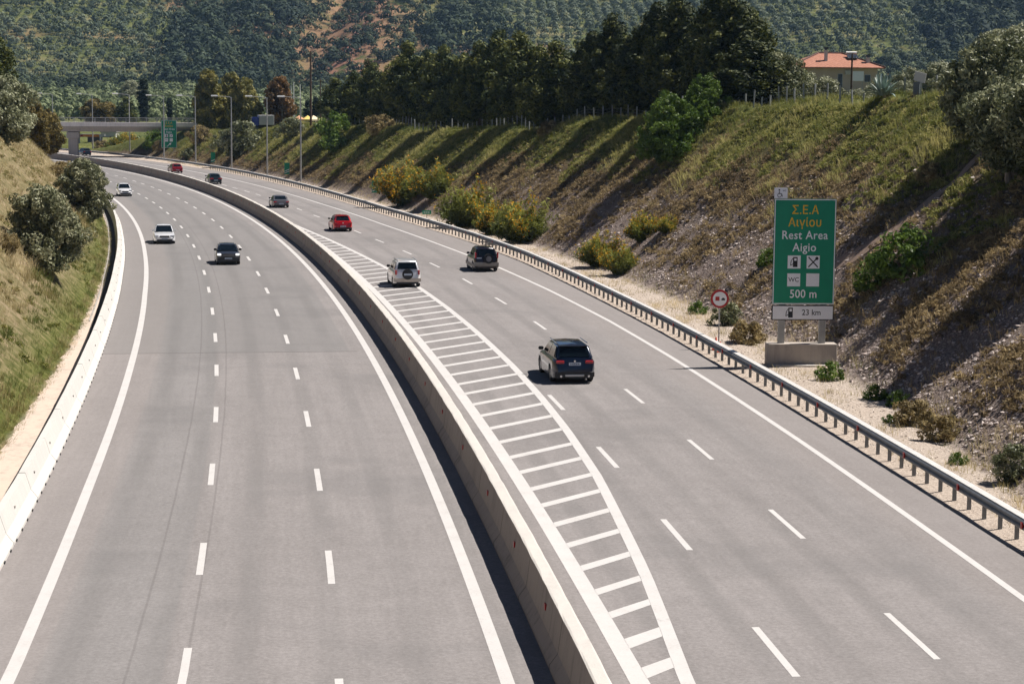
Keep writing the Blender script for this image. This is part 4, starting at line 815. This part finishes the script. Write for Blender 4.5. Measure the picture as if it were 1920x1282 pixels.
# ------------------------------------------------------------------ buildings and things beyond
M_WALL = plain('cream_render', (.50, .40, .31), .9, vary=.08, scale=.7); M_WWALL = plain('white_render', (.50, .485, .46), .9, vary=.06, scale=.7); M_GLS = plain('dark_window', (.03, .035, .045), .15)
def tile_mat():
    m, t, p = new_mat('roof_tiles'); N = NT(t); co = N.n('ShaderNodeTexCoord').outputs['Object']; w = N.n('ShaderNodeTexWave', wave_type='BANDS', bands_direction='X'); w.inputs['Scale'].default_value = 1.6; N.l(co, w.inputs[0])
    v = N.math('ADD', N.math('MULTIPLY', w.outputs['Fac'], .35), N.math('MULTIPLY', N.noise(2.5, 5, .7, co), .65)); N.l(N.ramp(v, [(.3, (.22, .085, .05)), (.6, (.42, .18, .11)), (.8, (.52, .26, .18))]), p.inputs['Base Color']); p.inputs['Roughness'].default_value = .9
    N.l(N.bump(w.outputs['Fac'], .6, .05), p.inputs['Normal']); return m
M_TILE = tile_mat()
YH = 335.0; hx, hy, _ = at(1556, 150, YH); hz = 13.9
ho = empty('house', (hx, hy, hz), R(4), 'cream house with a hipped terracotta roof, chimneys and a solar water heater', 'house'); ho.scale = (1.12, 1.12, 1.08)
b = MB(); b.box(-6.2, 6.2, -4, 6, -2.5, 3.35); b.obj('wall', M_WALL, ho)
b = MB(); e0, e1, f0, f1 = -7.1, 7.1, -5, 7; b.add([(e0, f0, 3.3), (e1, f0, 3.3), (e1, f1, 3.3), (e0, f1, 3.3), (-1.6, 1, 5.7), (1.9, 1, 5.7), (e0, f0, 3.45), (e1, f0, 3.45), (e1, f1, 3.45), (e0, f1, 3.45)], [(3, 2, 1, 0), (0, 1, 7, 6), (1, 2, 8, 7), (2, 3, 9, 8), (3, 0, 6, 9), (6, 7, 5, 4), (7, 8, 5), (8, 9, 4, 5), (9, 6, 4)])
rf = b.obj('roof', M_TILE, ho)
b = MB(); [b.tube([p, q], .14, 6) for p, q in (((e0, f0, 3.5), (-1.6, 1, 5.75)), ((e1, f0, 3.5), (1.9, 1, 5.75)), ((-1.6, 1, 5.75), (1.9, 1, 5.75)))]; b.obj('ridge_tiles', plain('ridge', (.12, .06, .045), .9), rf)
for x, y, z0, z1 in ((-1.2, -2.2, 3.6, 6.1), (5.0, -2.8, 3.5, 5.0)):
    c = MB().box(x - .22, x + .22, y - .22, y + .22, z0, z1).obj('chimney', M_WWALL, rf); MB().box(x - .3, x + .3, y - .3, y + .3, z1 + .15, z1 + .45).box(x - .18, x + .18, y - .18, y + .18, z1 + .002, z1 + .15).obj('chimney_cap', M_BK, ho)
MB().tube([(2.2, -.6, 5.75), (3.8, -.6, 5.75)], .2, 12).obj('water_heater', M_ZINC, ho); b = MB(); b.add([(2.2, -2.0, 4.85), (3.8, -2.0, 4.85), (3.8, -.8, 5.55), (2.2, -.8, 5.55), (2.2, -2.0, 4.8), (3.8, -2.0, 4.8), (3.8, -.8, 5.45), (2.2, -.8, 5.45)], [(0, 1, 2, 3), (7, 6, 5, 4), (0, 4, 5, 1), (1, 5, 6, 2), (2, 6, 7, 3), (3, 7, 4, 0)]); b.obj('solar_panel', M_GLS, ho)
for x0, x1, z0, z1 in ((-4.6, -3.6, 1.2, 2.4), (.2, 1.0, .3, 2.5), (4.2, 5.2, 1.2, 2.4)): w_ = MB().box(x0, x1, -4.06, -3.99, z0, z1).obj('window', M_WWALL, ho); MB().box(x0 + .08, x1 - .08, -4.085, -4.062, z0 + .08, z1 - .08).obj('pane', M_GLS, w_)
MB().box(1.3, 2.2, -4.35, -4.003, 2.35, 2.95).obj('air_conditioner', M_WWALL, ho)
x, y, z = at(1608, 150, 250); bd = empty('white_board', (x, y, z), 0, 'white rectangular board on two legs between the pole and the agave', 'board'); MB().box(-.75, .75, -.03, .03, -.15, 1.05).obj('panel', M_WH, bd)
for q in (-.6, .6): MB().box(q - .04, q + .04, .03, .1, -3.5, 1.0).obj('leg', M_GALV, bd)
M_WOOD = plain('pole_wood', (.10, .065, .045), .9, vary=.3)
def wood_pole(px, py, Y, ty, lb, r=.14):
    b0 = at(px, py, Y); h = at(px, ty, Y)[2] - b0[2]; p = empty('utility_pole', (b0[0], b0[1], b0[2]), 0, lb, 'utility pole', 'wooden utility poles'); MB().tube([(0, 0, -.5), (0, 0, h)], [r, r * .7], 8).obj('pole', M_WOOD, p)
    MB().box(-.5, .5, -.05, .05, h - .55, h - .45).obj('crossarm', M_WOOD, p); MB().cyl((-.4, 0, h - .38), (0, 0, 1), .05, .12, 8).obj('insulator', M_WWALL, p); MB().cyl((.4, 0, h - .38), (0, 0, 1), .05, .12, 8).obj('insulator', M_WWALL, p)
wood_pole(583, 246, 318, 96, 'tall brown utility pole standing on the crest left of the pines', .19); wood_pole(601, 228, 400, 148, 'thinner utility pole behind the tall brown one'); wood_pole(1596, 172, 200, 101, 'short utility pole in front of the house', .12)
for i, (px, ty, by, Y) in enumerate([(551, 156, 230, 410), (563, 160, 226, 410), (546, 163, 232, 430)]):
    b0 = at(px, by + 4, Y); h = at(px, ty, Y)[2] - b0[2]; f = empty('flag_pole', b0, 0, 'thin white flag pole behind the crest, %s of three' % ['middle one', 'right one', 'left one'][i], 'flag pole', 'white flag poles'); MB().tube([(0, 0, 0), (0, 0, h)], [.13, .08], 8).obj('pole', M_LAMP, f); MB().cyl((0, 0, h + .08), (0, 0, 1), .12, .16, 8).obj('finial', M_ZINC, f)
# truck behind the crest
x, y, z = at(494, 244, 350); tk = empty('truck', (x, y, z), R(18), 'small truck with blue cab and white box standing above the cutting', 'truck')
MB().box(-.9, 1.7, -1, 1, .9, 2.6).obj('cargo_box', M_WWALL, tk, bevel=.04); MB().box(-2.2, -.93, -.95, .95, .6, 2.25).obj('cab', plain('blue_paint', (.02, .05, .30), .3, coat=.6), tk, bevel=.15, seg=2); MB().box(-2.215, -2.195, -.75, .75, 1.5, 2.05).obj('windscreen', M_GLS, tk)
MB().box(-2.0, 1.6, -.8, .8, .5, .88).obj('chassis', M_DARK, tk)
for wx in (-1.5, 1.1):
    for wy in (-.9, .9): MB().cyl((wx, wy, .4), (0, 1, 0), .4, .25, 14).obj('wheel', M_DARK, tk)
M_AWN = [plain('peach_canvas', (.70, .36, .20), .8), plain('yellow_canvas', (.75, .55, .15), .8), plain('cream_canvas', (.75, .62, .40), .8)]
for i, (px, lb) in enumerate([(561, 'peach canvas pavilion behind the crest, left one'), (577, 'yellow canvas pavilion behind the crest, middle one'), (588, 'cream canvas pavilion right of the wooden pole')]):
    x, y, z = at(px, 236, 405); t = empty('pavilion', (x, y, z), .3 * i, lb, 'tent', 'canvas pavilions'); b = MB(); b.add([(-1, -1, 1.3), (1, -1, 1.3), (1, 1, 1.3), (-1, 1, 1.3), (0, 0, 2.1), (-1, -1, 1.0), (1, -1, 1.0), (1, 1, 1.0), (-1, 1, 1.0)], [(0, 1, 4), (1, 2, 4), (2, 3, 4), (3, 0, 4), (5, 6, 1, 0), (6, 7, 2, 1), (7, 8, 3, 2), (8, 5, 0, 3)]); b.obj('canopy', M_AWN[i], t)
    for qx in (-.95, .95):
        for qy in (-.95, .95): MB().box(qx - .04, qx + .04, qy - .04, qy + .04, -.5, 1.3).obj('leg', M_WWALL, t)
# petrol station beyond the overpass
x, y, z = at(172, 275, 470); ps = empty('petrol_station', (x, y, z), 0, 'petrol station canopy with a red and orange fascia seen under the overpass', 'building')
MB().box(-2.9, 2.4, -2, 4, 2.35, 2.85).obj('canopy', M_WWALL, ps); MB().box(-2.9, -1.6, -2.06, -2.003, 2.3, 2.85).obj('red_fascia', M_RED, ps); MB().box(-1.597, 2.2, -2.06, -2.003, 2.3, 2.85).obj('orange_fascia', plain('orange_fascia', (.80, .25, .02), .5), ps)
for q in (-2.6, 2.3): MB().box(q - .15, q + .15, -1.6, -1.3, -1, 2.35).obj('pillar', M_WWALL, ps)
MB().box(-1.5, 1.8, 2.5, 4, -1, 2.2).obj('shop', plain('shop_grey', (.18, .17, .17), .6), ps)
x, y, z = at(203, 268, 500); wh = empty('white_building', (x, y, z), 0, 'small white building right of the petrol station under the overpass', 'building'); MB().box(-1.8, 1.9, 0, 5, -1, 2.6).obj('wall', M_WWALL, wh); MB().box(-2, 2.1, -.2, 5.2, 2.603, 2.8).obj('roof', M_CONCG, wh)
for q in (-1, .7): MB().box(q - .3, q + .3, -.04, -.003, .3, 1.6).obj('window', M_GLS, wh)
# information board and fence on the crest
x, y, z = hit(1722, 178); nb = empty('information_board', (x, y + .6, T(x, y + .6)), R(-35), 'grey tilted board on a dark stand beside the fence', 'board'); nb.scale = (.7, .7, .8); MB().box(-.55, .55, -.04, .04, 1.0, 1.75, Matrix.Rotation(R(12), 4, 'Y')).obj('panel', M_WWALL, nb); MB().box(-.3, .3, -.1, .1, -.2, .98).obj('stand', plain('stand_grey', (.10, .115, .12), .6), nb)
fn = empty('crest_fence', hit(1300, 212), 0, 'wire fence on grey posts running along the crest of the right slope', 'fence'); M_FP = plain('fence_post_grey', (.26, .27, .26), .8, vary=.3)
fpm = [MB().box(-.05, .05, -.05, .05, -.3, h).box(-.045, .045, -.045, .045, h + .002, h + .06).mesh('fence_post', M_FP) for h in (1.05, 1.2, 1.35)]
fpts = []; s = 362.0
while s < 556 and len(fpts) < 98:
    e = float(I(s, *T_HC)) / .8 + 1.2 + .5 * math.sin(s * .11); d = float(I(s, *T_FR)) + e; x, y, _ = sp(s, d); fpts.append((x, y, T(x, y))); s += 1.9 + .25 * math.sin(s * 2.7)
for i, p in enumerate(fpts):
    o = link('fence_post', fpm[i % 3], None, p); o.rotation_euler = (random.uniform(-.05, .05), random.uniform(-.05, .05), i); kids(o, fn)
b = MB()
for a_, c_ in zip(fpts[:-1], fpts[1:]):
    for h in (.35, .65, .95): b.tube([(a_[0], a_[1], a_[2] + h), (c_[0], c_[1], c_[2] + h)], .008, 3, False)
kids(b.obj('wires', M_FP), fn)
# ------------------------------------------------------------------ vehicles
M_TYRE = plain('tyre_rubber', (.015, .015, .016), .85); M_RIM = plain('alloy_rim', (.42, .43, .44), .35, .8); M_TRIM = plain('black_trim', (.018, .018, .02), .6); M_CHR = plain('chrome', (.6, .6, .62), .15, 1)
M_CGL, _t2, _p2 = new_mat('car_glass'); _p2.inputs['Base Color'].default_value = (.004, .007, .010, 1); _p2.inputs['Roughness'].default_value = .06; _p2.inputs['Specular IOR Level'].default_value = .35
M_TL = plain('tail_lamp_red', (.38, .006, .012), .2, coat=.6); M_HL = plain('headlamp_lens', (.68, .70, .74), .12, coat=.8); M_PLT = plain('number_plate', (.46, .52, .62), .5); M_GRL = plain('grille_black', (.03, .03, .033), .5)
def vehicle(name, label, cat, s, d, onc, L, W, H, col, low, gh, wb, wr=.34, paint=None, style='hatch', lower=None, coatv=.9, yaw=0.0, zb=.24, group=None):
    """low: [(y, z)] top line of the lower body; gh: (rear base, rear top, front top, front base, belt z)"""
    root = empty(name, sp(s, d, .006), heading(s) + yaw + (math.pi if onc else 0), label, cat, group)
    mp = paint or plain('paint', col, .28, .25, coatv, vary=.02)
    w = W / 2; ys = sorted(set(list(np.round(np.linspace(-L / 2, L / 2, 37), 3)) + [round(yw + q, 3) for yw in (-wb / 2, wb / 2) for q in np.linspace(-wr - .05, wr + .05, 13)]))
    ly = [p[0] for p in low]; lz = [p[1] for p in low]; V = []; F = []
    for y in ys:
        e = abs(y) / (L / 2); ww = w * (1 - .20 * max(0, (e - .78) / .22)**2.0); zt = float(I(y, ly, lz)); zs = zb + .06 * max(0, (e - .85) / .15)
        for yw in (-wb / 2, wb / 2):
            q = (wr + .05)**2 - (y - yw)**2
            if q > 0: zs = max(zs, wr + math.sqrt(q) - .01)
        zm = max(zs + .02, zb + (zt - zb) * .45); zc = max(zm + .02, zt - .13); cr = .035
        prof = [(0, min(zs, .5)), (ww * .90, min(zs, .5) if zs < .5 else zs - .01), (ww * .985, zs), (ww, zm), (ww * .985, zc), (ww * .90, zt - .02), (ww * .55, zt + cr * .7), (0, zt + cr)]
        V += [(x, y, z) for x, z in prof] + [(-x, y, z) for x, z in prof[-2:0:-1]]
    m = 14; n = len(ys)
    for i in range(n - 1): F += [(i * m + j, i * m + (j + 1) % m, (i + 1) * m + (j + 1) % m, (i + 1) * m + j) for j in range(m)]
    F += [tuple(range(m)), tuple(range((n - 1) * m, n * m))]
    b = MB(); b.add(V, F); me = b.mesh('body', mp, smooth=38); body = link('body', me, root)
    rb, rt, ft, fb, zb2 = gh; wbelt = w * .90; wroof = w * .70; zr = H - .045; zq = zb2 - .04
    c8 = [(-wbelt, rb, zq), (wbelt, rb, zq), (wbelt, fb, zq), (-wbelt, fb, zq), (-wroof, rt, zr), (wroof, rt, zr), (wroof, ft, zr), (-wroof, ft, zr), (0, rt + .03, zr + .04), (0, ft - .03, zr + .04), (0, rt * .5 + ft * .5, zr + .055), (wroof, (rt + ft) / 2, zr + .015), (-wroof, (rt + ft) / 2, zr + .015)]
    g_ = MB(); g_.add(c8, [(3, 2, 1, 0), (0, 1, 5, 8, 4), (2, 3, 7, 9, 6), (1, 2, 6, 11, 5), (3, 0, 4, 12, 7), (4, 8, 10, 12), (8, 5, 11, 10), (12, 10, 9, 7), (10, 11, 6, 9)])
    link('roof', g_.mesh('roof', mp, bevel=.075, seg=3, smooth=40), root)
    P = [Vector(p) for p in c8]
    def pane(name, a, b_, c, d_, u0, u1, v0, v1, off=.026):
        q = lambda u, v: (a * (1 - u) + b_ * u) * (1 - v) + (d_ * (1 - u) + c * u) * v
        nrm = (b_ - a).cross(d_ - a).normalized(); pts = [q(u0, v0), q(u1, v0), q(u1, v1), q(u0, v1)]; k = .024
        m_ = MB(); m_.add([p + nrm * off for p in pts] + [p + nrm * (off - k) for p in pts], [(0, 1, 2, 3), (7, 6, 5, 4), (0, 4, 5, 1), (1, 5, 6, 2), (2, 6, 7, 3), (3, 7, 4, 0)]); return m_.obj(name, M_CGL, root)
    pane('rear_window', P[0], P[1], P[5], P[4], .09, .91, .20, .86); pane('windscreen', P[2], P[3], P[7], P[6], .06, .94, .08, .92)
    for a_, b_, c_, d_ in ((P[1], P[2], P[6], P[5]), (P[3], P[0], P[4], P[7])):
        for u0, u1 in ((.10, .50), (.53, .92)): pane('side_window', a_, b_, c_, d_, u0, u1, .14, .86)
    rimw = .20
    for yw in (-wb / 2, wb / 2):
        for sx in (-1, 1):
            x = sx * (w - .12); t = MB(); N_ = 22
            prof = [(-.11, wr * .62), (-.11, wr * .93), (-.085, wr), (.085, wr), (.11, wr * .93), (.11, wr * .62)]; VV = [(px_, r_ * math.cos(2 * math.pi * k / N_), r_ * math.sin(2 * math.pi * k / N_)) for k in range(N_) for px_, r_ in prof]
            FF = [(k * 6 + j, k * 6 + (j + 1) % 6, ((k + 1) % N_) * 6 + (j + 1) % 6, ((k + 1) % N_) * 6 + j) for k in range(N_) for j in range(6)]
            t.add(VV, FF); wh = t.obj('wheel', M_TYRE, root, (x, yw, wr), smooth=40); r_ = MB(); r_.cyl((sx * .06, 0, 0), (1, 0, 0), wr * .66, .06, 20); r_.cyl((0, 0, 0), (1, 0, 0), wr * .5, .16, 12); r_.obj('rim', M_RIM, wh, smooth=40)
    MB().box(-w * .82, w * .82, -L / 2 + .25, L / 2 - .25, .20, .46).obj('underbody', M_TRIM, root)
    for sx in (-1, 1):
        MB().box(min(sx * w * .90, sx * (w + .13)), max(sx * w * .90, sx * (w + .13)), fb - .34, fb - .20, zb2 + .02, zb2 + .17).obj('mirror', M_TRIM if style != 'white' else mp, root, bevel=.03, seg=2)
    R_, F_ = -L / 2, L / 2
    def tl(x0, x1, z0, z1, y0=None, dep=.16):
        for sx in (-1, 1): MB().box(min(sx * x0, sx * x1), max(sx * x0, sx * x1), (R_ if y0 is None else y0) - .012, (R_ if y0 is None else y0) + dep, z0, z1).obj('tail_lamp', M_TL, root, bevel=.02)
    def rearset(pz, plate=True, bz=.30):
        if plate:
            p = MB().box(-.26, .26, R_ - .03, R_ - .012, pz, pz + .12).obj('number_plate', M_PLT, root); f = Flat(R_ - .0325)
            for k in range(5): f.rect(-.2 + k * .085, -.15 + k * .085, pz + .035, pz + .085)
            f.obj('plate_marks', M_BK, p)
    def frontset(pz, hz, hw=.34, gz=(.5, .66), lens=None):
        for sx in (-1, 1): MB().box(min(sx * (w * .93 - hw), sx * w * .93), max(sx * (w * .93 - hw), sx * w * .93), F_ - .28, F_ - .035, hz, hz + .15).obj('headlight', lens or M_HL, root, bevel=.03, seg=2)
        MB().box(-w * .45, w * .45, F_ - .06, F_ + .012, gz[0], gz[1]).obj('grille', M_GRL, root, bevel=.015); MB().box(-w * .7, w * .7, F_ - .1, F_ + .01, .27, .40).obj('air_intake', M_GRL, root, bevel=.015)
        p = MB().box(-.26, .26, F_ + .014, F_ + .03, pz, pz + .12).obj('number_plate', M_PLT, root); f = Flat(F_ + .0325)
        for k in range(5): f.rect(-.2 + k * .085, -.15 + k * .085, pz + .035, pz + .085)
        f.obj('plate_marks', M_BK, p)
    return root, dict(w=w, R=R_, F=F_, tl=tl, rearset=rearset, frontset=frontset, mp=mp, H=H, gh=gh, P=P)
M_HON = plain('lit_headlamp', (.8, .82, .85), .1, coat=.8); _ph = M_HON.node_tree.nodes['Principled BSDF']; _ph.inputs['Emission Color'].default_value = (1, .98, .95, 1); _ph.inputs['Emission Strength'].default_value = .55
SUVL = lambda L, b, h: [(-L / 2, b * .60), (-L / 2 + .04, b - .05), (-L / 2 + .12, b), (-.4, b), (L / 2 - 1.25, b - .02), (L / 2 - .9, h + .04), (L / 2 - .2, h - .09), (L / 2, h - .34)]
# dark blue suv
r, q = vehicle('suv', 'dark blue suv with silver rear skid plate, nearest car on the right carriageway', 'car', 328.9, 8.02, False, 4.66, 1.88, 1.66, (.003, .009, .028), SUVL(4.66, 1.06, .98), (-2.18, -1.82, .35, 1.25, 1.06), 2.81, .365)
q['tl'](.46, .80, .88, 1.0); q['rearset'](.80); MB().box(-.42, .42, q['R'] - .03, q['R'] + .1, .31, .42).obj('skid_plate', M_RIM, r, bevel=.02); MB().box(-.86, .86, q['R'] - .015, q['R'] + .08, .30, .52).obj('lower_bumper', M_TRIM, r, bevel=.02)
for sx in (-1, 1): MB().cyl((sx * .60, q['R'] - .02, .34), (0, 1, 0), .05, .12, 12).obj('exhaust', M_CHR, r); MB().box(sx * .66 - .02, sx * .66 + .02, -1.6, .3, 1.655, 1.69).obj('roof_rail', M_CHR, r, bevel=.008)
MB().box(-.62, .62, -2.0, -1.74, 1.575, 1.615).obj('spoiler', q['mp'], r, bevel=.015); MB().cyl((0, q['R'] + .0, .98), (0, 1, 0), .045, .03, 14).obj('badge', M_CHR, r); MB().box(-.02, .02, -1.35, -1.22, 1.70, 1.76).obj('antenna', M_TRIM, r, bevel=.01)
# silver white suv with spare wheel
def spare(r, q, z, mat, x=0.0, cover=None):
    sw = MB().cyl((x, q['R'] - .12, z), (0, 1, 0), .34, .22, 26).obj('spare_wheel', mat, r, bevel=.03, seg=2); MB().cyl((x, q['R'] - .235, z), (0, 1, 0), .19 if cover else .27, .02, 24).obj('wheel_cover', cover or M_TRIM, sw)
    return sw
r, q = vehicle('suv', 'silver white suv with a black spare wheel on its tailgate, crossing the hatched marking', 'car', 372.0, 5.21, False, 4.2, 1.80, 1.72, (.82, .82, .82), SUVL(4.2, 1.08, 1.0), (-2.02, -1.80, .35, 1.05, 1.08), 2.64, .35)
q['tl'](.68, .80, .82, 1.10); s_ = spare(r, q, .86, M_TRIM); MB().box(-.24, .24, q['R'] - .262, q['R'] - .248, .80, .92).obj('number_plate', M_PLT, s_); MB().box(-.88, .88, q['R'] - .06, q['R'] + .15, .36, .60).obj('bumper', plain('champagne_paint', (.50, .44, .38), .4, coat=.5), r, bevel=.03, seg=2); MB().box(-.7, .7, q['R'] - .03, q['R'] + .1, .24, .358).obj('lower_bumper', M_TRIM, r)
for sx in (-1, 1): MB().box(sx * .62 - .02, sx * .62 + .02, -1.7, .3, 1.70, 1.76).obj('roof_rail', M_RIM, r, bevel=.008)
# dark suv with lighter cladding
r, q = vehicle('suv', 'dark maroon suv with grey bumpers and a spare wheel, close to the right edge line', 'car', 382.9, 12.13, False, 3.95, 1.74, 1.70, (.012, .006, .010), SUVL(3.95, 1.05, 1.0), (-1.92, -1.72, .3, .95, 1.05), 2.5, .35)
MB().box(-.87, .87, q['R'] - .06, q['R'] + .2, .40, .66).obj('bumper', plain('grey_cladding', (.26, .24, .22), .5), r, bevel=.03, seg=2); spare(r, q, .92, M_TYRE, .12, plain('spare_disc', (.15, .15, .17), .5)); MB().box(-.7, -.35, q['R'] - .02, q['R'] - .012, .92, 1.0).obj('number_plate', M_PLT, r)
for sx in (-1, 1): MB().box(min(sx * .74, sx * .84), max(sx * .74, sx * .84), q['R'] - .005, q['R'] + .2, .95, 1.35).obj('tail_lamp', M_TL, r, bevel=.02); MB().box(min(sx * .80, sx * .885), max(sx * .80, sx * .885), -1.9, 1.9, .30, .52).obj('cladding', plain('side_cladding', (.30, .27, .24), .5), r, bevel=.01)
HB = lambda L, b, h: [(-L / 2, b * .62), (-L / 2 + .05, b - .08), (-L / 2 + .2, b), (0, b), (L / 2 - 1.15, b - .03), (L / 2 - .85, h), (L / 2 - .2, h - .14), (L / 2, h - .34)]
r, q = vehicle('hatchback', 'bright red hatchback just past the start of the hatched marking', 'car', 424.8, 6.59, False, 4.25, 1.76, 1.46, (.50, .004, .008), HB(4.25, .93, .86), (-2.0, -1.45, .25, 1.2, .93), 2.58, .325)
q['tl'](.52, .80, .72, .84); q['rearset'](.42); MB().box(-.80, .80, q['R'] - .015, q['R'] + .1, .24, .40).obj('lower_bumper', M_TRIM, r, bevel=.02); MB().cyl((0, q['R'] + .01, .80), (0, 1, 0), .06, .03, 14).obj('badge', M_CHR, r); MB().box(-.56, .56, -1.62, -1.40, 1.40, 1.44).obj('spoiler', q['mp'], r, bevel=.015)
SD = lambda L, b, h: [(-L / 2, b * .66), (-L / 2 + .06, b - .04), (-L / 2 + .35, b + .01), (-L / 2 + .9, b), (L / 2 - 1.35, b - .03), (L / 2 - 1.0, h), (L / 2 - .2, h - .12), (L / 2, h - .32)]
r, q = vehicle('coupe', 'low dark grey coupe in the left lane beside the barrier', 'car', 463.4, 5.3, False, 4.3, 1.80, 1.34, (.13, .12, .125), SD(4.3, .86, .80), (-1.75, -.85, .15, 1.05, .86), 2.6, .33)
q['tl'](.50, .84, .60, .70); q['rearset'](.38); MB().box(-.8, .8, q['R'] - .015, q['R'] + .1, .24, .36).obj('lower_bumper', M_TRIM, r, bevel=.02)
r, q = vehicle('sedan', 'black sedan with red tail lamps beyond the grey coupe', 'car', 522.0, 5.58, False, 4.5, 1.78, 1.44, (.008, .018, .02), SD(4.5, .94, .84), (-1.7, -1.0, .2, 1.15, .94), 2.7, .33)
q['tl'](.34, .86, .70, .84); q['rearset'](.50)
r, q = vehicle('hatchback', 'far dark red car between the black sedan and the overpass', 'car', 562.0, 7.01, False, 4.2, 1.76, 1.45, (.26, .004, .010), HB(4.2, .93, .86), (-1.95, -1.4, .25, 1.2, .93), 2.58, .325); q['tl'](.5, .8, .72, .84); q['rearset'](.42)
r, q = vehicle('hatchback', 'tiny dark blue car right of the overpass pier', 'car', 651, 13.0, False, 4.2, 1.76, 1.5, (.006, .014, .03), HB(4.2, .95, .88), (-1.95, -1.4, .25, 1.2, .95), 2.58, .325); q['tl'](.5, .8, .72, .84)
r, q = vehicle('sedan', 'tiny dark car left of the overpass pier', 'car', 681, 15.5, False, 4.4, 1.76, 1.45, (.01, .02, .03), SD(4.4, .94, .84), (-1.7, -1.0, .2, 1.15, .94), 2.7, .33); q['tl'](.4, .8, .72, .84)
# oncoming
r, q = vehicle('estate_car', 'farthest white oncoming car, a boxy one in the slow lane', 'car', 489.9, -9.75, True, 4.2, 1.68, 1.50, (.8, .8, .8), HB(4.2, .95, .90), (-2.0, -1.7, .2, .95, .95), 2.6, .31, style='white'); q['frontset'](.40, .62)
r, q = vehicle('sedan', 'white oncoming sedan in the slow lane nearest the edge line', 'car', 411.1, -9.73, True, 4.6, 1.76, 1.48, (.8, .8, .8), SD(4.6, .95, .86), (-1.75, -1.05, .25, 1.2, .95), 2.7, .325, style='white'); q['frontset'](.38, .58, .36, (.54, .70))
r, q = vehicle('hatchback', 'dark brown-grey oncoming hatchback in the middle lane with bright headlights', 'car', 389.9, -5.55, True, 4.0, 1.74, 1.40, (.022, .019, .017), HB(4.0, .95, .90), (-1.85, -1.4, .2, 1.05, .95), 2.5, .31); q['frontset'](.42, .68, .30, (.56, .68), M_HON)
MB().box(-.80, .80, q['F'] - .15, q['F'] + .005, .26, .54).obj('lower_bumper', M_TRIM, r, bevel=.02)
# ------------------------------------------------------------------ air
hm = bpy.data.materials.new('haze_air'); hm.use_nodes = True; t = hm.node_tree; t.nodes.clear(); ho_ = t.nodes.new('ShaderNodeOutputMaterial'); pv = t.nodes.new('ShaderNodeVolumePrincipled')
pv.inputs['Color'].default_value = (.42, .66, 1.0, 1); pv.inputs['Density'].default_value = HAZE; pv.inputs['Anisotropy'].default_value = .1; t.links.new(pv.outputs[0], ho_.inputs['Volume'])
hz_ = tag(MB().box(-920, 920, -45, 2230, -30, 380).obj('haze', hm), 'thin bluish air over the valley', 'haze', None, 'stuff')
